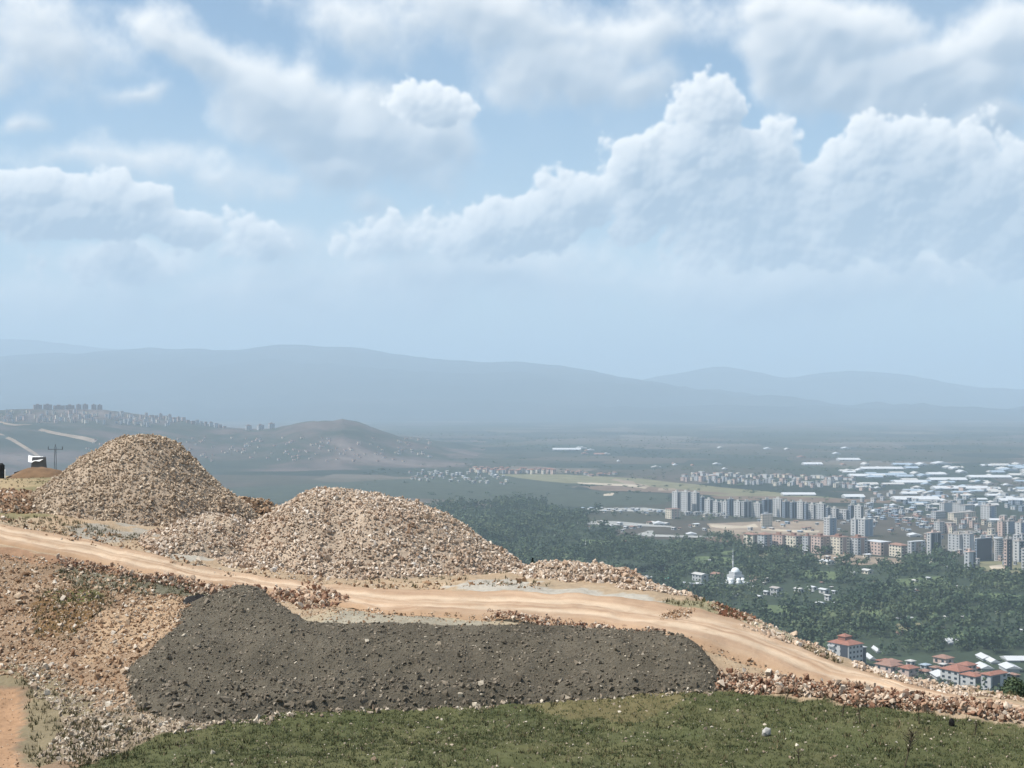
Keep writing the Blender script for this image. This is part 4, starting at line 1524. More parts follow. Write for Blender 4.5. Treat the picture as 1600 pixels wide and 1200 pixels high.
WALLWORD = {'white_wall': 'white', 'cream_wall': 'cream', 'pink_wall': 'pinkish', 'grey_wall': 'grey', 'blue_wall': 'blue grey', 'brown_wall': 'brown'}
ROOFWORD = {'metal_roof': 'white', 'blue_roof': 'bluish', 'grey_roof': 'grey', 'tile_dull': 'reddish', 'tile': 'red', 'flat_roof': 'flat'}
rb_ = random.Random(11)
# far bands of blocks and houses: px range, row range at left and right, size, count
def band(n, x0, x1, y0, y1, slope, wpx, hpx, walls, roofs, label, cat, group, name='apartment_block', kind='flat', seed=0, mass=None):
    r_ = random.Random(seed)
    xs = [x0 + (x1 - x0) * (i + r_.uniform(.15, .85)) / n for i in range(n)]
    for x_ in xs:
        yb_ = r_.uniform(y0, y1) + slope * (x_ - x0)
        w_ = r_.uniform(*wpx)
        h_ = r_.uniform(*hpx)
        sp_, wl_, rf_, yw_ = r_.uniform(.3, .5), r_.choice(walls), r_.choice(roofs), r_.uniform(20, 45)
        if mass:
            mass.add(x_, x_ + w_ * sp_, x_ + w_, yb_ - h_, yb_, wl_, rf_, yaw=yw_)
            continue
        third = ('left', 'middle', 'right')[min(2, int(3 * (x_ - x0) / (x1 - x0)))]
        lab = f'{WALLWORD[wl_]} {label}, {third} third, {ROOFWORD[rf_]} roof'
        building(name, lab, cat, x_, x_ + w_ * sp_, x_ + w_, yb_ - h_, yb_, wall=wl_, roof=kind, roof_mat=rf_, group=group, yaw=yw_)


band(34, 732, 862, 737, 740, .012, (5, 9), (5, 8), ['pink_wall', 'white_wall', 'cream_wall'], ['tile_dull', 'tile'], 'block in the far row beyond the plain', 'apartment block', 'far housing row beyond the plain', kind='hip', seed=21)
band(56, 1060, 1335, 748, 753, .045, (5, 10), (5, 9), ['white_wall', 'cream_wall', 'pink_wall', 'grey_wall'], ['tile_dull', 'grey_roof', 'flat_roof'], 'block in the far town', 'apartment block', 'far town behind the slab towers', seed=22)
band(42, 1075, 1335, 741, 745, .03, (6, 11), (3, 6), ['white_wall', 'pink_wall', 'cream_wall'], ['tile_dull', 'grey_roof'], 'block in the hindmost row', 'apartment block', 'hindmost row of the far town', seed=23, mass=FAR_TOWN)
band(56, 636, 790, 735, 752, .05, (3, 7), (2, 4), ['white_wall', 'cream_wall', 'grey_wall'], ['tile_dull', 'grey_roof', 'metal_roof'], 'house of the straggling village', 'house', 'straggling village beyond the heap', name='house', kind='gable', seed=24)
band(12, 880, 960, 738, 744, .03, (5, 9), (2, 4), ['brown_wall', 'white_wall', 'pink_wall'], ['tile_dull'], 'house by the pale tracks', 'house', 'low houses by the tracks', name='house', kind='hip', seed=25)
band(14, 1066, 1134, 802, 806, .06, (5, 8), (3, 5), ['white_wall', 'cream_wall'], ['grey_roof', 'blue_roof'], 'house in the low terrace', 'house', 'low terrace before the slab towers', name='house', seed=26)
band(24, 905, 1045, 794, 802, .03, (4, 8), (2, 3), ['white_wall', 'grey_wall', 'cream_wall'], ['metal_roof', 'grey_roof', 'blue_roof'], 'shed in the yards', 'shed', 'sheds in the yards before the wood', name='shed', kind='gable', seed=27)
band(18, 905, 1100, 817, 826, .02, (5, 12), (2, 4), ['white_wall', 'grey_wall', 'cream_wall'], ['metal_roof', 'grey_roof', 'tile_dull'], 'shed along the wood edge', 'shed', 'sheds along the upper edge of the wood', name='shed', kind='gable', seed=28)
band(60, 1350, 1470, 792, 826, .0, (5, 11), (3, 5), ['grey_wall', 'blue_wall', 'white_wall'], ['blue_roof', 'grey_roof', 'tile_dull'], 'house in the dense low quarter', 'house', 'dense low quarter left of the right hand towers', name='house', kind='gable', seed=29)
band(42, 1480, 1610, 812, 856, .0, (6, 12), (6, 12), ['grey_wall', 'white_wall', 'pink_wall', 'cream_wall'], ['grey_roof', 'flat_roof', 'tile_dull'], 'block among the right towers', 'apartment block', 'mid-rise blocks among the right hand towers', seed=30)
band(46, 1330, 1610, 780, 808, .0, (6, 11), (4, 8), ['grey_wall', 'white_wall', 'blue_wall'], ['grey_roof', 'flat_roof', 'blue_roof'], 'block below the far warehouses', 'apartment block', 'small blocks below the far warehouses', seed=31)
band(46, 1440, 1612, 838, 884, .0, (6, 11), (5, 10), ['grey_wall', 'cream_wall', 'pink_wall', 'blue_wall'], ['grey_roof', 'flat_roof', 'tile_dull'], 'block near the wood below the right towers', 'apartment block', 'blocks near the wood below the right towers', seed=32)
band(40, 1180, 1460, 806, 834, .0, (4, 9), (2, 4), ['grey_wall', 'cream_wall', 'blue_wall', 'brown_wall'], ['grey_roof', 'blue_roof', 'tile_dull'], 'low building around the building ground', 'house', 'low buildings around the building ground', name='house', kind='gable', seed=33)
band(40, 1340, 1612, 760, 784, .0, (5, 10), (3, 6), ['grey_wall', 'white_wall', 'pink_wall', 'blue_wall'], ['grey_roof', 'flat_roof', 'blue_roof'], 'block between the far warehouses', 'apartment block', 'blocks between the far warehouses', seed=34, mass=FAR_TOWN)
FAR_TOWN.build('far_town_blocks', 'hindmost small blocks of the far town and between the far warehouses')
# warehouses with long bright roofs
WH = [(1224, 1275, 771, 775, 'a long white roofed shed behind the slab towers'), (1321, 1352, 774, 779, 'b white roofed shed right of the longer one behind the slab towers'), (1400, 1470, 777, 784, 'c longest bright white roof on the plain, left of the right hand towers'),
      (1469, 1487, 781, 785, 'd short bright roof at the end of the longest white roof'), (1548, 1570, 811, 815, 'e bright white roof below the pair of joined pale towers'), (1330, 1385, 742, 746, 'f far long pale warehouse behind the far town'),
      (1517, 1582, 744, 748, 'g far long pale warehouse at the upper right'), (1312, 1345, 717, 720, 'h farthest pale warehouse roof high on the plain'), (1257, 1286, 724, 727, 'i far pale roof left of the farthest warehouse'),
      (1347, 1412, 731, 734, 'j very long faint warehouse on the far plain'), (1462, 1547, 761, 766, 'k long pale warehouse above the right hand town'), (1565, 1612, 780, 785, 'l bright warehouse cut by the right edge'),
      (864, 908, 701, 704, 'm lone long white shed far out on the plain'), (1022, 1040, 816, 821, 'n white roofed shed at the upper edge of the wood'), (1074, 1089, 833, 837, 'o brightest small white roof at the wood edge'), (1422, 1441, 834, 839, 'p bright yellowish white roof left of the brown topped tower'),
      (1365, 1380, 797, 801, 'q bright white hall in the low quarter'), (1455, 1512, 748, 752, 'r pale warehouse left of the far long one at the upper right'), (1400, 1450, 752, 756, 's pale sheet roof in the far industrial belt')]


def warehouse(x0, x1, yt, yb, label, roof='metal_roof', group=None):
    d = ZC * F / (yb - HOR)
    s = d / F
    wd = (x1 - x0) * s
    rise = max((yb - yt) * s, 3)
    eaves = min(7.0, rise * .5)
    dep = max(14.0, (rise - eaves) / max((yb - HOR) / F, .02) * .8)
    e = empty('warehouse', ((x0 - 800) * s, d, 0), label, 'warehouse', group)
    w_ = Boxes()
    w_.box(0, wd, 0, dep, -1, eaves)
    put('wall', w_.mesh('wall', M['grey_wall']), e)
    r = Boxes()
    r.hip(0, wd, 0, dep, eaves + .26, min(dep * .12, 4), .5, True)
    put('roof', r.mesh('roof', M[roof]), e)
    dr = Boxes()
    for k in range(max(1, int(wd / 22))):
        dr.box(8 + k * 22, 12 + k * 22, -.1, -.004, 0, eaves * .7)
    put('doors', dr.mesh('doors', M['dark_panel']), e, kind='stuff')


for t in WH:
    warehouse(*t[:4], t[4][2:])
r_ = random.Random(5)
for i in range(110):
    y_ = 726 + 66 * r_.random() ** 1.15
    x_ = r_.uniform(1335 - max(0, (760 - y_)) * 1.5, 1605)
    if y_ > 770 and x_ < 1380:
        continue
    w_ = r_.uniform(8, 34)
    rf_ = r_.choice(['metal_roof', 'blue_roof', 'grey_roof', 'grey_roof', 'blue_roof'])
    lab = f"{'long' if w_ > 24 else 'middling' if w_ > 15 else 'short'} {ROOFWORD[rf_]} roofed warehouse, {'far' if y_ < 745 else 'middle' if y_ < 765 else 'near'} {'left' if x_ < 1440 else 'middle' if x_ < 1530 else 'right'} part of the industrial belt"
    warehouse(x_, x_ + w_, y_ - r_.uniform(2, 3.6), y_, lab, rf_, 'warehouses of the industrial belt')
for i in range(22):
    y_ = r_.uniform(700, 734)
    x_ = r_.uniform(880, 1330)
    rf_, w_ = r_.choice(['metal_roof', 'grey_roof', 'tile_dull']), r_.uniform(4, 16)
    warehouse(x_, x_ + w_, y_ - 1.6, y_, f"faint {'wide' if w_ > 10 else 'small'} {ROOFWORD[rf_]} roofed shed far out on the {'left' if x_ < 1030 else 'middle' if x_ < 1180 else 'right'} of the plain", rf_, 'faint sheds far out on the plain')


# hill town
def on_hill(name, label, px, w_, h_, py=None, ridge=0.0, wall='grey_wall', roof_mat='tile_dull', group=None, split=.35, mass=None):
    d = hill_hit(px + w_ / 2, py) if py else lookup_line(HILL, np.array([float(px + w_ / 2)]))[1][0] - ridge
    z = hill_z(np.array([float(px + w_ / 2)]), np.array([d]))[0]
    yb_ = HOR - F * (z - ZC) / d
    if mass:
        mass.add(px, px + w_ * split, px + w_, yb_ - h_, yb_ + .5, wall, roof_mat, z - 1, d, r_.uniform(15, 40))
        return
    building(name, label, 'apartment block', px, px + w_ * split, px + w_, yb_ - h_, yb_ + .5, wall=wall, z0=z - 1, dist=d, roof_mat=roof_mat, group=group, yaw=r_.uniform(15, 40))


for i, (a_, b_) in enumerate(((50, 64), (65, 80), (82, 98), (99, 115), (118, 126), (127, 137), (141, 150), (151, 159))):
    on_hill('apartment_block', f'{ORD[i]} dark block from the left on the skyline of the hill town', a_, b_ - a_, 7.5, None, 40, 'brown_wall', group='skyline blocks of the hill town', split=.2)
for i, a_ in enumerate((381, 400, 417)):
    on_hill('apartment_block', ('leftmost', 'middle', 'rightmost')[i] + ' of three separate square blocks on the bare saddle of the hill', a_, 12, 7.5, None, 30, 'grey_wall')
for i in range(18):
    x_ = 225 + i * 7.2
    wl_ = r_.choice(['pink_wall', 'brown_wall', 'grey_wall'])
    on_hill('apartment_block', f'{WALLWORD[wl_]} block, {ORD[i]} from the left along the descending ridge of the hill town', x_, r_.uniform(5, 8), r_.uniform(4, 8), None, r_.uniform(10, 160), wl_, group='blocks along the descending ridge')
for i in range(130):
    x_ = r_.uniform(-25, 270)
    y_ = r_.uniform(646, 662) + max(0, x_ - 120) * .05
    wl_ = r_.choice(['white_wall', 'grey_wall', 'pink_wall', 'cream_wall'])
    on_hill('apartment_block', f"{WALLWORD[wl_]} block on the {'left' if x_ < 65 else 'middle' if x_ < 160 else 'right'} of the hill town slope, {'upper' if y_ < 654 else 'lower'} rows", x_, r_.uniform(4, 7), r_.uniform(4, 8), y_, 0, wl_, mass=HILL_TOWN)
for i in range(190):
    x_ = r_.uniform(130, 670)
    y_ = r_.uniform(685, 722)
    wl_ = r_.choice(['white_wall', 'pink_wall', 'cream_wall', 'pink_wall'])
    on_hill('house', f"small {WALLWORD[wl_]} house on the lower slope of the hill, {'behind the tall heap' if x_ < 330 else 'between the heaps' if x_ < 480 else 'below the hill top'}, {'upper' if y_ < 703 else 'lower'} part", x_, r_.uniform(3, 7), r_.uniform(1.5, 3), y_, 0, wl_, mass=HILL_HOUSES)
HILL_TOWN.build('hill_town_blocks', 'dense pale blocks on the upper slope of the hill town')
HILL_HOUSES.build('hill_houses', 'many tiny houses strewn over the lower slope of the hill')


# ------------------------------------------------------------------ landmarks in the valley
def house(px0, pxs, px1, yt, yb, label, wall='white_wall', roof='hip', rm='tile', group=None, cat='house', yaw=35, strips=(), name='house'):
    return building(name, label, cat, px0, pxs, px1, yt, yb, wall=wall, roof=roof, roof_mat=rm, group=group, yaw=yaw, strips=strips)


# the near white apartment building with its red roof
e, fr_, fl_, h_ = building('apartment_building', 'white five storey apartment building with red tile roof just past the road edge', 'apartment building', 1302, 1326, 1353, 1009, 1047,
                           wall='white_wall', roof='hip', yaw=35, floors=5, bays=4, single_windows=True)
q_ = Boxes()
q_.box(-.45, -.004, fl_ * .05, fl_ * .38, 1, h_ - .6)
put('recess_shade_panel', q_.mesh('recess_shade_panel', M['dark_panel']), e)  # dark panel puts the left flank recess's shade into colour
q_ = Boxes()
for k in range(5):
    q_.box(-1.5, -.004, fl_ * .66, fl_ * .97, h_ / 5 * k + .6, h_ / 5 * k + 1.7)
put('balcony', q_.mesh('balcony', M['white_wall']), e)
q_ = Boxes()
q_.box(fr_ + .003, fr_ + 4.2, 1.0, fl_ * .8, -1, h_ - 3)
put('side_wing', q_.mesh('side_wing', M['dark_panel']), e)
q_ = Boxes()
q_.box(fr_ + .003, fr_ + 4.8, .6, fl_ * .82, h_ - 2.997, h_ - 2.5)
put('wing_roof', q_.mesh('wing_roof', M['white_wall']), e)
q_ = Boxes()
q_.box(fr_ * .25, fr_ * .7, fl_ * .35, fl_ * .7, h_ + .3, h_ + 4.2)
q_.hip(fr_ * .25, fr_ * .7, fl_ * .35, fl_ * .7, h_ + 4.46, 1.6, .5)
put('attic', q_.mesh('attic', M['tile']), e)

RED = [((1374, 1392, 1415, 1042, 1060), 'red roofed house leftmost of the near village, half hidden by rubble', 'pink_wall', 'tile_dull'),
       ((1408, 1420, 1440, 1046, 1064), 'wide red roofed house beside the leftmost one in the near village', 'pink_wall', 'tile'),
       ((1383, 1396, 1412, 1036, 1047), 'small brown red roof behind the leftmost near village house', 'brown_wall', 'tile_dull'),
       ((1464, 1478, 1494, 1030, 1040), 'red roof standing alone behind the middle of the near village', 'pink_wall', 'tile_dull'),
       ((1478, 1498, 1526, 1050, 1073), 'long red roofed house in the middle of the near village', 'white_wall', 'tile'),
       ((1500, 1512, 1530, 1041, 1054), 'red roof directly behind the long red roofed house', 'pink_wall', 'tile'),
       ((1508, 1524, 1540, 1058, 1079), 'white house with red roof left of the one with the dark glass front', 'white_wall', 'tile'),
       ((1538, 1548, 1582, 1056, 1086), 'large white house with red roof and dark glass front, near the dark bush', 'white_wall', 'tile'),
       ((1440, 1446, 1456, 1040, 1047), 'small house with a blue grey sheet roof in the near village', 'grey_wall', 'blue_roof'),
       ((1418, 1424, 1432, 1034, 1041), 'pale small house at the back left of the near village', 'white_wall', 'grey_roof'),
       ((1456, 1462, 1472, 1044, 1052), 'small grey house between the red roofs of the near village', 'grey_wall', 'tile_dull')]
for t, lab, wl, rm in RED:
    house(*t, lab, wl, 'hip', rm, strips=((.1, .55, 'dark_panel'),) if 'glass' in lab else ())
rv_ = random.Random(77)
for i in range(22):
    x_ = 1368 + i * 10 + rv_.uniform(-4, 4)
    y_ = 1036 + (x_ - 1368) * .10 + rv_.uniform(-4, 12)
    w_ = rv_.uniform(8, 15)
    wl_, rf_ = rv_.choice(['pink_wall', 'cream_wall', 'brown_wall', 'white_wall']), rv_.choice(['tile_dull', 'tile_dull', 'tile', 'grey_roof'])
    house(x_, x_ + w_ * .45, x_ + w_, y_ - rv_.uniform(3.5, 6), y_, f"small {WALLWORD[wl_]} house with {ROOFWORD[rf_]} roof, {ORD[i]} from the left among the small near village houses", wl_, 'hip', rf_, 'small houses of the near village', yaw=rv_.uniform(20, 45))
for t, lab in (((1464, 1490, 1052, 1064), 'white flat topped shed roof in front of the near village'), ((1536, 1552, 1026, 1034), 'bright white shed behind the near village, leftmost of three'),
               ((1549, 1562, 1032, 1039), 'bright white shed behind the near village, middle of three'), ((1534, 1552, 1041, 1049), 'low white shed right behind the red roofs'),
               ((1573, 1596, 1039, 1052), 'big white hall at the right end of the near village'), ((1575, 1612, 1031, 1036), 'long white roof at the right edge behind the near village'),
               ((1483, 1506, 1004, 1009), 'lone white roof in the wood above the near village'), ((1360, 1368, 1028, 1034), 'little bright roof right of the white apartment building'),
               ((1371, 1376, 1016, 1022), 'tiny white hut in the trees right of the white apartment building')):
    warehouse(*t, lab)

# mosque
d_ = ZC * F / (912 - HOR)
s_ = d_ / F * 1.18
e = empty('mosque', ((1149 - 800) * d_ / F, d_, 0), 'white domed mosque with one slim minaret among the trees', 'mosque', None, R(30))
q_ = Boxes()
q_.box(-8 * s_, 8 * s_, -8 * s_, 8 * s_, -1, 12 * s_)
put('wall', q_.mesh('wall', M['grey_wall']), e)
q_ = Boxes()
q_.box(-6 * s_, 6 * s_, -6 * s_, 6 * s_, 12 * s_ + .003, 16 * s_)
put('upper_wall', q_.mesh('upper_wall', M['grey_wall']), e)
q_ = Boxes()
q_.dome((0, 0, 16 * s_ + .003), 5.8 * s_, .95)
put('dome', q_.mesh('dome', M['lead'], True), e)
for k, (x_, y_) in enumerate(((-10.5, 3), (-10.5, -4), (-3, -10), (4, -10))):
    q_ = Boxes()
    q_.dome((x_ * s_, y_ * s_, 5.5 * s_), 3.6 * s_, .9)
    q_.tube((x_ * s_, y_ * s_, -1), (x_ * s_, y_ * s_, 5.4 * s_), 3.4 * s_, 3.4 * s_, 12)
    put('side_dome', q_.mesh('side_dome', M['lead'], True), e)
q_ = Boxes()
mx, my = 3.6 * s_, 9.5 * s_
q_.tube((mx, my, 0), (mx, my, 16 * s_), 1.5 * s_, 1.25 * s_, 12)
q_.tube((mx, my, 16.003 * s_), (mx, my, 31 * s_), 1.05 * s_, .9 * s_, 12)
q_.tube((mx, my, 31.003 * s_), (mx, my, 37 * s_), .75 * s_, .7 * s_, 12)
q_.tube((mx, my, 37.003 * s_), (mx, my, 45 * s_), .95 * s_, .05 * s_, 12)
mn = put('minaret', q_.mesh('minaret', M['white_wall'], True), e)
q_ = Boxes()
q_.tube((mx, my, 29.5 * s_), (mx, my, 31.2 * s_), 1.0 * s_, 1.7 * s_, 12)
put('gallery', q_.mesh('gallery', M['white_wall']), mn)
# the small far minaret with its low mosque
d_ = ZC * F / (861 - HOR)
s_ = d_ / F
e = empty('mosque', ((912 - 800) * s_, d_, 0), 'small distant mosque with a short pale minaret in the wood on the left', 'mosque')
q_ = Boxes()
q_.box(-10 * s_, 0, 0, 7 * s_, -1, 4 * s_)
put('wall', q_.mesh('wall', M['white_wall']), e)
q_ = Boxes()
q_.dome((-5 * s_, 3.5 * s_, 4 * s_ + .003), 3 * s_, .8)
put('dome', q_.mesh('dome', M['lead'], True), e)
q_ = Boxes()
q_.tube((3 * s_, 0, -1), (3 * s_, 0, 13 * s_), 1.0 * s_, .9 * s_, 10)
q_.tube((3 * s_, 0, 13.003 * s_), (3 * s_, 0, 17 * s_), 1.1 * s_, .05 * s_, 10)
put('minaret', q_.mesh('minaret', M['white_wall'], True), e)

VIL = [((983, 990, 1020, 904, 909), 'long low shed with pale roof just past the stone ridge', 'grey_wall', 'grey_roof'), ((1033, 1040, 1050, 905, 912), 'small house with a turquoise roof just past the stone ridge', 'white_wall', 'turq'),
       ((1067, 1076, 1084, 913, 920), 'house with bright white roof, left of two in the mosque village', 'brown_wall', 'metal_roof'), ((1085, 1092, 1100, 913, 920), 'house with bright white roof, right of two in the mosque village', 'brown_wall', 'metal_roof'),
       ((1084, 1096, 1108, 899, 910), 'grey house with a broad pale roof left of the mosque', 'grey_wall', 'grey_roof'), ((1112, 1120, 1132, 898, 907), 'brown red roofed house directly left of the mosque', 'brown_wall', 'tile_dull'),
       ((1174, 1182, 1193, 903, 911), 'house with a reddish gable directly right of the mosque', 'pink_wall', 'tile_dull'), ((1190, 1196, 1206, 905, 911), 'pale long roofed house second right of the mosque', 'cream_wall', 'grey_roof'),
       ((1163, 1167, 1171, 911, 916), 'dazzling white hut at the mosque front', 'white_wall', 'metal_roof'), ((1206, 1214, 1224, 920, 933), 'grey square house lower right of the mosque', 'grey_wall', 'flat_roof'),
       ((1194, 1198, 1204, 925, 931), 'small white roofed hut left of the grey square house', 'white_wall', 'metal_roof'), ((1243, 1250, 1258, 921, 927), 'small pale house right of the grey square house', 'white_wall', 'grey_roof'),
       ((1265, 1271, 1278, 918, 923), 'pale roofed house, left of a cluster in the wood', 'white_wall', 'metal_roof'), ((1282, 1289, 1297, 922, 929), 'white house in the middle of a cluster in the wood', 'white_wall', 'metal_roof'),
       ((1290, 1295, 1300, 931, 940), 'tall white house at the foot of the cluster in the wood', 'white_wall', 'grey_roof'), ((1277, 1283, 1291, 943, 949), 'white roofed house below the cluster in the wood', 'grey_wall', 'metal_roof'),
       ((1301, 1304, 1308, 924, 929), 'bright little hut right of the cluster in the wood', 'white_wall', 'metal_roof'), ((1357, 1363, 1371, 943, 947), 'pale long roofed house alone in the wood', 'cream_wall', 'metal_roof'),
       ((1468, 1471, 1475, 927, 933), 'dazzling white hut alone in the right part of the wood', 'white_wall', 'metal_roof'), ((1449, 1452, 1456, 903, 908), 'small white hut in the upper right part of the wood', 'white_wall', 'metal_roof'),
       ((1284, 1293, 1306, 878, 883), 'white roofed hall below the long mid-rise row, left one', 'cream_wall', 'metal_roof'), ((1350, 1354, 1362, 867, 872), 'small white roofed hall below the long mid-rise row, right one', 'cream_wall', 'metal_roof'),
       ((1349, 1356, 1366, 892, 898), 'pale roofed house at the upper edge of the near wood', 'cream_wall', 'grey_roof'), ((1328, 1333, 1340, 895, 901), 'buff house left of the pale roofed one at the wood edge', 'cream_wall', 'grey_roof'),
       ((1418, 1424, 1430, 966, 971), 'bright roofed hut above the dry clearing', 'white_wall', 'metal_roof')]
M['turq'] = plain_mat('turquoise_sheet_roof', (.16, .50, .42), .5, .06, .05, .4)
for t, lab, wl, rm in VIL:
    house(*t, lab, wl, 'gable', rm, yaw=30)
rr_ = random.Random(19)
for i in range(46):
    y_ = rr_.uniform(828, 1000)
    x_ = rr_.uniform(max(900, 900 + (y_ - 830) * 2.2), 1600)
    w_ = rr_.uniform(4, 9)
    wl_, rf_ = rr_.choice(['white_wall', 'cream_wall', 'grey_wall', 'brown_wall']), rr_.choice(['metal_roof', 'grey_roof', 'grey_roof', 'tile_dull'])
    lab = f"small {WALLWORD[wl_]} house with {ROOFWORD[rf_]} roof among the valley trees, {'far' if y_ < 890 else 'middle' if y_ < 945 else 'near'} {'left' if x_ < 1200 else 'middle' if x_ < 1400 else 'right'}"
    house(x_, x_ + w_ * .4, x_ + w_, y_ - rr_.uniform(2.5, 5), y_, lab, wl_, 'gable', rf_, 'houses half hidden among the valley trees', yaw=rr_.uniform(15, 50))

# ------------------------------------------------------------------ trees
def leaf_mat(name, stops):
    m, nt, b = material(name, .85, .15)
    gm = nt.node('ShaderNodeNewGeometry')
    big = nt.noise(gm.outputs['Position'], .012, 4, .6)
    r = nt.math('ADD', nt.math('MULTIPLY', gm.outputs['Random Per Island'], .35), nt.math('MULTIPLY_ADD', big, 1.5, -.42))
    nt.put(b.inputs['Base Color'], nt.ramp(r, stops))
    return m


M['leaf'] = leaf_mat('valley_foliage', [(0, (.022, .042, .026)), (.3, (.040, .066, .038)), (.55, (.066, .095, .050)), (.78, (.105, .13, .068)), (1, (.15, .15, .09))])
M['needle'] = leaf_mat('dark_conifer_foliage', [(0, (.010, .018, .013)), (.5, (.018, .030, .020)), (1, (.030, .045, .026))])
M['bare'] = leaf_mat('bare_twigs', [(0, (.10, .085, .07)), (.5, (.16, .135, .11)), (1, (.22, .19, .155))])
M['bark'] = plain_mat('bark', (.10, .075, .055), .95, .2, 2)


def crown_shape(kind, seed, n, fine=1.0):
    """leaf clumps, one small triangle pair each, through the volume of a crown one unit tall"""
    r = np.random.default_rng(seed)
    if kind == 'round':
        k = 5
        cen = np.c_[r.uniform(-.24, .24, k), r.uniform(-.24, .24, k), r.uniform(.42, .74, k)]
        rad = r.uniform(.19, .30, k)
    elif kind == 'poplar':
        k = 6
        cen = np.c_[r.uniform(-.03, .03, k), r.uniform(-.03, .03, k), np.linspace(.2, .88, k)]
        rad = np.array([.10, .13, .135, .12, .095, .06])
    else:
        k = 6
        cen = np.c_[np.zeros(k), np.zeros(k), np.linspace(.2, .92, k)]
        rad = np.array([.24, .21, .17, .13, .085, .04])
    w_ = r.integers(0, k, n)
    d = r.normal(size=(n, 3))
    d /= np.linalg.norm(d, axis=1, keepdims=True)
    p = cen[w_] + d * rad[w_, None] * r.uniform(.55, 1.05, (n, 1)) * np.array([1, 1, 1.0 if kind == 'round' else 1.15])
    s = (.085 if kind == 'round' else .055) * fine * r.uniform(.7, 1.3, n)
    a = r.normal(size=(n, 3))
    a /= np.linalg.norm(a, axis=1, keepdims=True)
    u = np.cross(a, d + .001)
    u /= np.linalg.norm(u, axis=1, keepdims=True)
    # clumps lie roughly along the crown's surface, tilted at random
    v = np.cross(d + .55 * r.normal(size=(n, 3)), u)
    v /= np.linalg.norm(v, axis=1, keepdims=True)
    q = np.stack([p - u * s[:, None], p + v * s[:, None] * .9, p + u * s[:, None], p - v * s[:, None] * .9], 1)
    return q.reshape(-1, 3), np.arange(n * 4).reshape(-1, 4)


CROWNS = {k_: [crown_shape(k_, 100 + i, n_) for i in range(4)] for k_, n_ in (('round', 40), ('poplar', 32), ('conifer', 36))}


def tree_mass(name, spots, mat, kinds):
    vs, fs, base = [], [], 0
    for (x_, y_, z_, h_, wd_), kd in zip(spots, kinds):
        v, f = CROWNS[kd][int(RNG.integers(4))]
        a = RNG.uniform(0, 6.28)
        ca, sa = math.cos(a) * wd_, math.sin(a) * wd_
        q_ = np.c_[(v[:, 0] * ca - v[:, 1] * sa) * h_, (v[:, 0] * sa + v[:, 1] * ca) * h_, v[:, 2] * h_] + np.array((x_, y_, z_))
        vs.append(q_)
        fs.append(f + base)
        base += len(v)
    return make_mesh(name, np.concatenate(vs), np.concatenate(fs), mat)


WOOD = [(660, 792), (800, 786), (900, 800), (905, 828), (1000, 840), (1110, 842), (1170, 860), (1260, 866), (1300, 884), (1400, 886), (1440, 872), (1500, 880), (1530, 897), (1610, 900), (1720, 905), (1720, 1010), (1800, 1180), (1000, 1180), (800, 990), (640, 900)]
HOLES = [[(1072, 873), (1104, 873), (1106, 882), (1072, 883)], [(1168, 864), (1228, 862), (1226, 873), (1170, 874)], [(1395, 970), (1446, 970), (1455, 988), (1398, 991)],
         [(1060, 905), (1110, 905), (1110, 925), (1060, 925)], [(1136, 902), (1170, 902), (1172, 920), (1136, 920)], [(1260, 917), (1310, 917), (1312, 952), (1270, 952)], [(1302, 1005), (1362, 1005), (1366, 1060), (1302, 1060)],
         [(1325, 890), (1370, 890), (1370, 905), (1325, 905)], [(1195, 916), (1262, 916), (1262, 936), (1195, 936)], [(980, 900), (1052, 900), (1052, 914), (980, 914)], [(1280, 872), (1310, 872), (1310, 886), (1280, 886)], [(1480, 1002), (1510, 1002), (1510, 1014), (1480, 1014)], [(1366, 1028), (1440, 1024), (1620, 1022), (1620, 1092), (1500, 1088), (1366, 1070)]]
HOLES += [[(905, 842), (985, 848), (980, 858), (905, 852)], [(1085, 868), (1150, 872), (1140, 884), (1090, 882)], [(1250, 890), (1320, 894), (1300, 906), (1245, 902)], [(1400, 905), (1470, 900), (1480, 912), (1410, 916)], [(1520, 925), (1600, 930), (1600, 944), (1530, 940)], [(1195, 945), (1260, 948), (1250, 962), (1200, 958)], [(1330, 955), (1390, 952), (1385, 966), (1335, 968)], [(1470, 985), (1560, 988), (1550, 998), (1475, 996)], [(1120, 862), (1150, 860), (1150, 866), (1122, 868)], [(1040, 885), (1075, 890), (1060, 897), (1035, 893)]]
n_try = 38000
ty = RNG.uniform(680, 2300, n_try)
tx_ = RNG.uniform(-260, 900, n_try)
tpx, tpy = project(tx_, ty, np.zeros(n_try))
wjx = (fbm(tx_ / 70, ty / 160, 3, 421) - .5)
keep = inside_poly(tpx + wjx * 150, tpy + (fbm(tx_ / 50, ty / 120, 3, 423) - .5) * 26, WOOD)
for hl in HOLES:
    keep &= ~inside_poly(tpx, tpy, hl)
dens = fbm(tx_ / 60, ty / 60, 4, 401)
dens2 = fbm(tx_ / 22, ty / 90, 3, 405)
keep &= (dens + .25 * dens2 > .52) | (RNG.uniform(0, 1, n_try) < .25)
tx_, ty, dens = tx_[keep], ty[keep], dens[keep]
hts = RNG.uniform(6.5, 12, len(tx_)) * (1 + .5 * (dens - .5))
kn = np.where(RNG.uniform(0, 1, len(tx_)) < np.where(fbm(tx_ / 45, ty / 45, 2, 409) > .56, .6, .06), 'poplar', 'round')
hts = np.where(kn == 'poplar', hts * 1.55, hts * RNG.choice([.7, 1, 1, 1.35], len(hts)))
order = np.argsort(ty)
spots = np.c_[tx_, ty, np.full(len(tx_), -.6), hts, np.where(kn == 'poplar', 1.15, RNG.uniform(.9, 1.35, len(tx_)))]
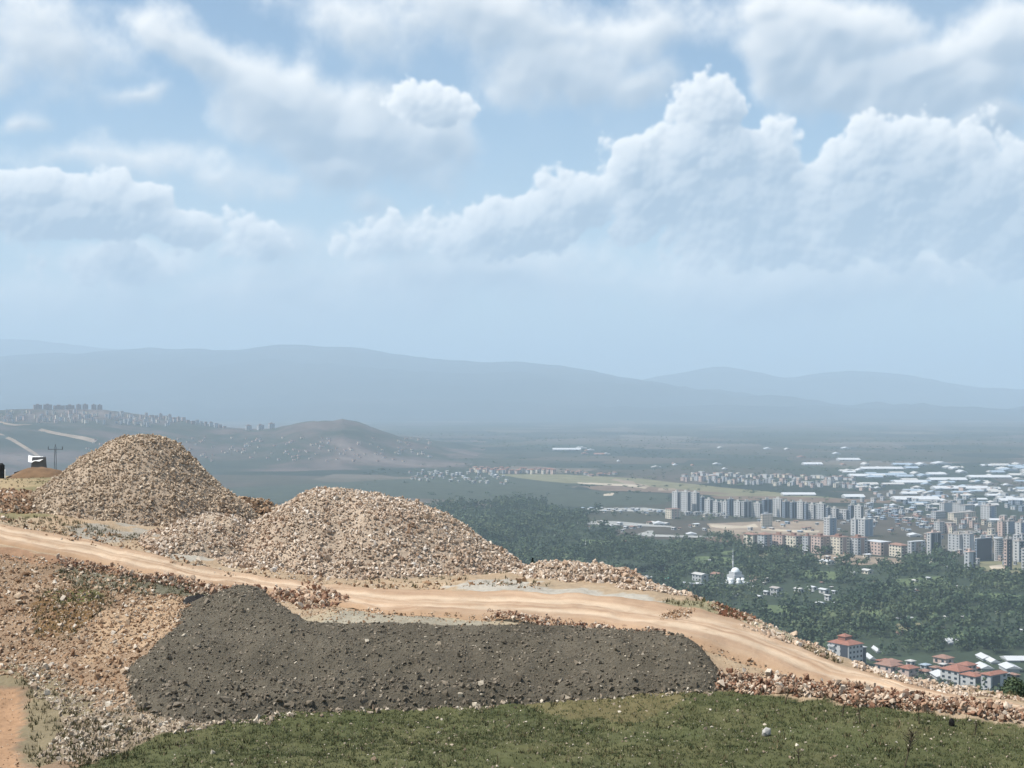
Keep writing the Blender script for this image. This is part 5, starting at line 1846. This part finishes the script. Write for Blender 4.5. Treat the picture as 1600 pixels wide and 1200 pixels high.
put('valley_wood', tree_mass('valley_wood', spots, M['leaf'], kn), kind='stuff', label='dark green belt of orchards and trees across the valley floor')
# sparse trees and hedges over the farther plain
n_ = 4400
fy = RNG.uniform(1700, 6800, n_)
fx = (RNG.uniform(560, 1640, n_) - 800) / F * fy
k_ = (fbm(fx / 260, fy / 90, 4, 411) > .53)
fx, fy = fx[k_], fy[k_]
put('far_trees', tree_mass('far_trees', np.c_[fx, fy, np.full(len(fx), -.5), RNG.uniform(3, 7, len(fx)), RNG.uniform(1.6, 3.0, len(fx))], M['leaf'], ['round'] * len(fx)), kind='stuff', label='scattered trees and hedges between the far towns')


def tree(name, label, group, px, py, hpx, kind, mat='leaf', wide=1.0, seed=0, d=None, z=0.0, n=170, fine=1.0):
    d = d or (ZC - z) * F / (py - HOR)
    h = hpx / F * d
    e = empty(name, ((px - 800) / F * d, d, z), label, 'tree', group, (seed * 1.7) % 6.28)
    v, f = crown_shape(kind, 500 + seed, n, fine)
    v = v * np.array((wide * h, wide * h, h))
    put('crown', make_mesh('crown', v, f, M[mat]), e)
    q_ = Boxes()
    q_.tube((0, 0, -.5), (0, 0, h * .45), h * .022, h * .014, 7)
    for k in range(3):
        a = k * 2.1 + seed
        q_.tube((0, 0, h * (.25 + .06 * k)), (math.cos(a) * h * .14 * wide, math.sin(a) * h * .14 * wide, h * (.48 + .06 * k)), h * .012, h * .005, 5)
    put('trunk', q_.mesh('trunk', M['bark']), e)


rt_ = random.Random(3)
for i in range(26):
    tree('conifer', 'very dark tree in the clump in front of the long mid-rise row', 'dark tree clump before the mid-rise row', rt_.uniform(1166, 1245), rt_.uniform(862, 870), rt_.uniform(9, 16), 'round', 'needle', 1.25, i, n=90)
for i in range(9):
    tree('conifer', 'near black tree in the dark clump inside the wood below the small distant mosque', 'near black clump inside the wood', rt_.uniform(960, 1040), rt_.uniform(893, 902), rt_.uniform(12, 18), 'round', 'needle', 1.1, 40 + i, n=90)
for i, (x_, y_, h_) in enumerate(((1268, 1000, 26), (1276, 1006, 24), (1322, 992, 22), (1405, 962, 28), (1412, 965, 24), (1510, 968, 30), (1519, 970, 26), (1527, 966, 28), (1560, 975, 30), (1572, 978, 27), (1590, 985, 30), (1460, 955, 24), (1440, 935, 24), (1396, 920, 22), (1330, 930, 20), (1243, 960, 22), (1225, 968, 26), (1546, 940, 24))):
    tree('poplar_tree', 'tall slim poplar rising above the orchard belt', 'slim poplars in the orchard belt', x_, y_ + 6, h_, 'poplar', 'leaf', 1.0, 70 + i)
for i in range(70):
    x_ = rt_.uniform(1364, 1600)
    tree('bare_tree', 'greyish bare tree around the near village', 'bare trees around the near village', x_, 1062 + (x_ - 1368) * .13 + rt_.uniform(-14, 14), rt_.uniform(8, 16), 'round', 'bare' if rt_.random() < .45 else 'leaf', .9, 120 + i, n=80)
for i in range(10):
    x_ = rt_.uniform(1395, 1480)
    tree('bare_tree', 'pale leafless tree by the dry clearing in the wood', 'pale trees by the dry clearing', x_, 985 + rt_.uniform(-6, 14), rt_.uniform(9, 14), 'round', 'bare', 1.1, 160 + i, n=80)
tree('dark_bush', 'large dark green bush at the right edge just below the road', None, 1596, 1098, 58, 'round', 'leaf', 1.1, 201, d=66, z=float(ZC - (1116 - HOR) / F * 66), n=4500, fine=.36)
tree('young_conifer', 'small dark green conifer poking out behind the right foot of the nearest heap', None, 832, 893, 22, 'conifer', 'needle', 1.0, 202, d=80, z=float(ZC - (893 - HOR) / F * 80), n=300)

# ------------------------------------------------------------------ grass on the near slope
def grass_mass(name, X, Y, blades, hmin, hmax, mat, wid=.012):
    Z = surf(X, Y)
    n = len(X) * blades
    bx = np.repeat(X, blades) + RNG.normal(size=n) * .045
    by_ = np.repeat(Y, blades) + RNG.normal(size=n) * .045
    bz = np.repeat(Z, blades) - .015
    h = RNG.uniform(hmin, hmax, n)
    a = RNG.uniform(0, 6.28, n)
    lean = RNG.uniform(.1, .75, n) * h
    la = RNG.uniform(0, 6.28, n)
    w2 = wid * RNG.uniform(.6, 1.5, n)
    p0 = np.c_[bx - np.cos(a) * w2, by_ - np.sin(a) * w2, bz]
    p1 = np.c_[bx + np.cos(a) * w2, by_ + np.sin(a) * w2, bz]
    p2 = np.c_[bx + np.cos(la) * lean, by_ + np.sin(la) * lean, bz + h]
    v = np.stack([p0, p1, p2], 1).reshape(-1, 3)
    return make_mesh(name, v, np.arange(n * 3).reshape(-1, 3), mat)


m, nt, b = material('meadow_grass', .8, .2)
gm = nt.node('ShaderNodeNewGeometry')
pn = nt.noise(gm.outputs['Position'], 1.3, 5, .65)
r_n = nt.math('ADD', nt.math('MULTIPLY', gm.outputs['Random Per Island'], .5), nt.math('MULTIPLY_ADD', pn, 1.5, -.5))
nt.put(b.inputs['Base Color'], nt.ramp(r_n, [(0, (.036, .048, .020)), (.3, (.062, .080, .032)), (.55, (.095, .110, .048)), (.75, (.16, .16, .08)), (1, (.34, .32, .21))]))
M['grass'] = m


m, nt, b = material('dry_weed_leaf', .85, .15)
gm = nt.node('ShaderNodeNewGeometry')
nt.put(b.inputs['Base Color'], nt.ramp(gm.outputs['Random Per Island'], [(0, (.035, .045, .018)), (.4, (.075, .075, .034)), (.75, (.14, .115, .06)), (1, (.26, .21, .13))]))
M['weed'] = m


def grass_spots(n, poly, seed):
    x = RNG.uniform(-17, 22, n)
    y = RNG.uniform(36.5, 48, n)
    z = smooth_h(x, y)
    px, py = project(x, y, z)
    jx = (fbm(x * .8, y * .8, 4, 61) - .5) * 30
    jy = (fbm(x * .8 + 9, y * .8, 4, 67) - .5) * 16
    k = inside_poly(px + jx, py + jy, poly)
    thin = inside_poly(px + jx, py + jy, [(800, 1078), (1090, 1072), (1010, 1125), (850, 1120)])
    k &= ~thin | (RNG.uniform(0, 1, n) < .6)
    k &= (fbm(x * .9, y * .9, 4, seed) > .40) | (RNG.uniform(0, 1, n) < .35)
    return x[k], y[k]


X_, Y_ = grass_spots(52000, GRASS_POLY, 431)
put('grass', grass_mass('grass', X_, Y_, 5, .025, .10, M['grass']), kind='stuff', label='short patchy green grass on the slope nearest the viewer')
EX = [[(60, 918), (165, 908), (175, 945), (100, 1000), (50, 990)], [(90, 884), (240, 902), (330, 922), (330, 940), (180, 926), (90, 906)], [(10, 1045), (60, 1060), (130, 1110), (150, 1195), (40, 1200), (40, 1090)],
      [(1020, 936), (1130, 934), (1200, 965), (1150, 968)], [(-40, 748), (120, 742), (60, 775), (-40, 780)], [(-20, 808), (90, 806), (230, 838), (210, 850), (60, 830)], [(1150, 970), (1320, 1035), (1240, 1020), (1160, 990)],
      [(1400, 1040), (1620, 1080), (1620, 1100), (1470, 1075)], [(120, 1110), (240, 1105), (250, 1150), (170, 1200), (110, 1190)], [(550, 900), (860, 895), (860, 915), (550, 922)]]
gxs, gys = [], []
for pg, n_ in zip(EX, (260, 240, 190, 120, 200, 200, 60, 200, 250, 120)):
    q_ = scatter_poly(pg, n_, surf, off_road)
    gxs.append(q_[:, 0])
    gys.append(q_[:, 1])
wx_, wy_ = grass_spots(1500, GRASS_POLY, 433)
gxs.append(wx_)
gys.append(wy_)
put('weeds', grass_mass('weeds', np.concatenate(gxs), np.concatenate(gys), 7, .06, .21, M['weed'], .016), kind='stuff', label='thin dry weeds along the verges and on the rubble slope')
q_ = scatter_poly([(200, 1210), (320, 1140), (560, 1115), (860, 1100), (1130, 1085), (1350, 1105), (1620, 1140), (1620, 1215), (200, 1215)], 1700, surf)
put('pebbles', rock_mass('pebbles', q_, lognorm(len(q_), .062, .5, .03, .22), M['white_stone']), kind='stuff', label='small pale stones lying scattered through the grass')

# ------------------------------------------------------------------ small things on the near ground
def spot(px, py, d=None):
    if d is None:
        x_, y_ = ground_hit(np.array([float(px)]), np.array([float(py)]))
        x_, y_ = float(x_[0]), float(y_[0])
    else:
        x_, y_ = (px - 800) / F * d, d
    return x_, y_, float(surf(np.array([x_]), np.array([y_]))[0])


M['twig'] = plain_mat('dry_stalk', (.085, .070, .045), .9, .2, 4)
for i, (x_, y_, h_, lab) in enumerate(((1413, 1196, 52, 'tall dry weed with a bushy head, largest on the grass at lower right'), (1344, 1136, 34, 'leaning dry stalk on the grass below the right rock row'), (1226, 1100, 24, 'thin dry stalk at the top of the grass near the end of the grey bank'),
                                        (1436, 1137, 26, 'short dry stalk left of the dark stump on the grass'), (1248, 1198, 24, 'dry stalk at the bottom edge of the grass'), (1316, 1118, 18, 'little dry stalk close under the right rock row'), (1522, 1150, 20, 'thin dry stalk on the grass near the right edge'))):
    x0, y0, z0 = spot(x_, y_)
    h = h_ / F * y0
    e = empty('dry_weed', (x0, y0, z0), lab, 'weed')
    rs = random.Random(i)
    q_ = Boxes()
    lean = rs.uniform(-.15, .35)
    top = Vector((lean * h, rs.uniform(-.1, .1) * h, h))
    q_.tube((0, 0, -.05), tuple(top), .024, .010, 5)
    put('stalk', q_.mesh('stalk', M['twig']), e)
    q_ = Boxes()
    for k in range(46 if i == 0 else 16):
        t = rs.uniform(.35, 1)
        a = top * t
        b_ = a + Vector((rs.gauss(0, .16), rs.gauss(0, .16), rs.uniform(.05, .3))) * h
        q_.tube(tuple(a), tuple(b_), .012, .006, 4)
    put('twigs', q_.mesh('twigs', M['twig']), e)


def boulder(name, label, cat, px, py, w_, h_, mat, d=None, seed=0, tall=1.0, group=None):
    x0, y0, z0 = spot(px, py, d)
    s = y0 / F
    v, f = rock_shape(900 + seed, 22, 1.0)
    v = v * np.array((w_ * s, w_ * s * .8, h_ * s))
    put(name, make_mesh(name, v, f, mat), None, (x0, y0, z0 + h_ * s * .38), (0, 0, seed), None, None, label, cat, group)


M['grey_rock'] = plain_mat('grey_boulder', (.36, .35, .33), .9, .25, 3)
M['black'] = plain_mat('black_plastic', (.014, .013, .013), .8, .2, 3, .2)
M['tarp'] = plain_mat('white_tarpaulin', (.80, .80, .80), .5, .05, 1, .3)
M['mud'] = plain_mat('brown_earth_mound', (.17, .105, .06), .95, .3, 1.2)
M['hutwall'] = plain_mat('grey_hut_wall', (.13, .13, .13), .8, .15, 1)
M['steel'] = plain_mat('dull_steel', (.16, .18, .20), .6, .1, 2, .4)
boulder('boulder', 'lone light grey boulder in the grass at lower right', 'boulder', 1197, 1145, 24, 15, M['grey_rock'], seed=1)
boulder('marker_stone', 'upright brownish stone at the road edge on the far right', 'stone', 1558, 1110, 9, 17, M['red_stone'], seed=2)
boulder('dark_stump', 'small dark stump at the top of the grass on the right', 'stump', 1487, 1134, 10, 16, M['black'], seed=3)
boulder('pale_boulder', 'flat pale boulder at the brink behind the stone ridge end', 'boulder', 1105, 936, 14, 6, M['white_stone'], seed=4)
boulder('pale_boulder', 'slanting pale boulder at the brink where the drop begins', 'boulder', 1122, 935, 11, 5, M['white_stone'], seed=5)
# black sheet crumpled at the top of the left slope
x0, y0, z0 = spot(308, 940)
s = y0 / F
vv, ff = [], []
nx_, ny_ = 16, 9
for j in range(ny_):
    for i in range(nx_):
        u_, v_ = i / (nx_ - 1), j / (ny_ - 1)
        zz = math.sin(math.pi * u_) * math.sin(math.pi * v_) * 13 * s * (.5 + .9 * float(fbm(np.array([u_ * 5.]), np.array([v_ * 4.]), 3, 77)[0]))
        vv.append(((u_ - .5) * 52 * s, (v_ - .5) * 1.1, zz - .04))
put('black_sheet', make_mesh('black_sheet', np.array(vv), grid_faces(nx_, ny_), M['black'], False), None, (x0, y0, z0), (0, 0, .1), None, None, 'crumpled black plastic sheet at the top of the left slope', 'plastic sheet')
# earth mound with a hut behind it, far left
d_ = 128.0
s = d_ / F
x0, y0, z0 = spot(62, 744, d_)
vv = []
for j in range(12):
    for i in range(26):
        u_, v_ = i / 25 * 2 - 1, j / 11 * 2 - 1
        hh = max(0, 1 - u_ * u_) ** .8 * max(0, 1 - v_ * v_) * 19 * s
        vv.append((u_ * 46 * s, v_ * 3.0, hh + (float(fbm(np.array([u_ * 3.]), np.array([v_ * 3.]), 3, 9)[0]) - .5) * .3 - .12))
put('earth_mound', make_mesh('earth_mound', np.array(vv), grid_faces(26, 12), M['mud'], True), None, (x0, y0, z0), (0, 0, 0), None, None, 'low brown earth mound in front of the white sheeted hut at far left', 'mound')
d_ = 134.0
s = d_ / F
x0, y0, z0 = spot(60, 740, d_)
zb = ZC - (731 - HOR) / F * d_
e = empty('hut', (x0, y0, z0), 'small dark hut with a crumpled white sheet over its roof, far left', 'hut', None, R(18))
q_ = Boxes()
hz = zb - z0 + 17 * s
for x_a, x_b, x_c, x_d, za, zb_ in ((-13, 14, -9, 11, -.2, hz),):
    w3 = [(x_a * s, -.8, za), (x_b * s, -.8, za), (x_b * s, 1.1, za), (x_a * s, 1.1, za), (x_c * s, -.6, zb_), (x_d * s, -.6, zb_), (x_d * s, .9, zb_), (x_c * s, .9, zb_)]
    n_ = len(q_.v)
    q_.v += w3
    for f_ in ((0, 1, 5, 4), (1, 2, 6, 5), (2, 3, 7, 6), (3, 0, 4, 7), (4, 5, 6, 7)):
        q_.f.append(tuple(n_ + k for k in f_))
put('wall', q_.mesh('wall', M['hutwall']), e)
vv = []
for j in range(7):
    for i in range(9):
        u_, v_ = i / 8, j / 6
        vv.append(((-15 + 22 * u_) * s, -.85 + 1.2 * v_, hz + (-.42 + .55 * v_) * (1 - .3 * u_) + (float(fbm(np.array([u_ * 4.]), np.array([v_ * 4.]), 2, 19)[0]) - .5) * .25))
put('sheet', make_mesh('sheet', np.array(vv), grid_faces(9, 7), M['tarp'], False), e)
boulder('white_sack', 'white sack at the edge of the tall heap on the far left', 'sack', 99, 727, 11, 8, M['tarp'], 131, 6)
boulder('black_bale', 'black plastic bale lying left of the hut', 'bale', 32, 737, 19, 13, M['black'], 131, 7)
boulder('black_bale', 'small black bundle low beside the plastic bale', 'bale', 22, 742, 9, 6, M['black'], 130, 8)
x0, y0, z0 = spot(2, 744, 126.0)
s = 126.0 / F
e = empty('black_tank', (x0, y0, z0), 'upright black tank standing at the left edge', 'tank')
q_ = Boxes()
q_.tube((0, 0, -.1), (0, 0, 20 * s), 5 * s, 5 * s, 14)
put('body', q_.mesh('body', M['black'], False), e)
q_ = Boxes()
q_.tube((0, 0, 20.02 * s), (0, 0, 23 * s), 4.6 * s, 2.0 * s, 14)
put('lid', q_.mesh('lid', M['black'], False), e)
x0, y0, z0 = spot(8, 744, 125.0)
q_ = Boxes()
q_.tube((0, 0, -.1), (0, 0, 13 * s), .055, .05, 8)
q_.tube((0, 0, 13 * s + .003), (0, 0, 13 * s + .08), .07, .03, 8)
put('white_post', q_.mesh('white_post', M['tarp']), None, (x0, y0, z0), (0, 0, 0), None, None, 'short white post beside the black tank', 'post')
# power pole
d_ = 175.0
s = d_ / F
zt = ZC - (698 - HOR) / F * d_
x0 = (86.5 - 800) * s
z0 = float(surf(np.array([x0]), np.array([d_]))[0])
e = empty('power_pole', (x0, d_, z0), 'slim steel power pole with a crossarm between hut and tall heap', 'power pole')
H_ = zt - z0
q_ = Boxes()
for sx_ in (-1, 1):
    q_.tube((sx_ * .28, 0, -.3), (sx_ * .08, 0, H_), .05, .04, 6)
for k in range(8):
    za, zb_ = H_ * k / 8, H_ * (k + 1) / 8
    wa, wb = .28 - .2 * k / 8, .28 - .2 * (k + 1) / 8
    q_.tube((-wa if k % 2 else wa, 0, za), (wb if k % 2 else -wb, 0, zb_), .02, .02, 4)
put('mast', q_.mesh('mast', M['steel']), e)
q_ = Boxes()
q_.box(-11.5 * s, 11.5 * s, -.05, .05, H_ - 4.6 * s, H_ - 3.6 * s)
put('crossarm', q_.mesh('crossarm', M['steel']), e)
for x_ in (-11, 0, 11):
    q_ = Boxes()
    zq = H_ - 3.6 * s + .003 if x_ else H_ + .003
    q_.tube((x_ * s, 0, zq), (x_ * s, 0, zq + 4 * s), .07, .05, 7)
    put('insulator', q_.mesh('insulator', M['steel']), e)
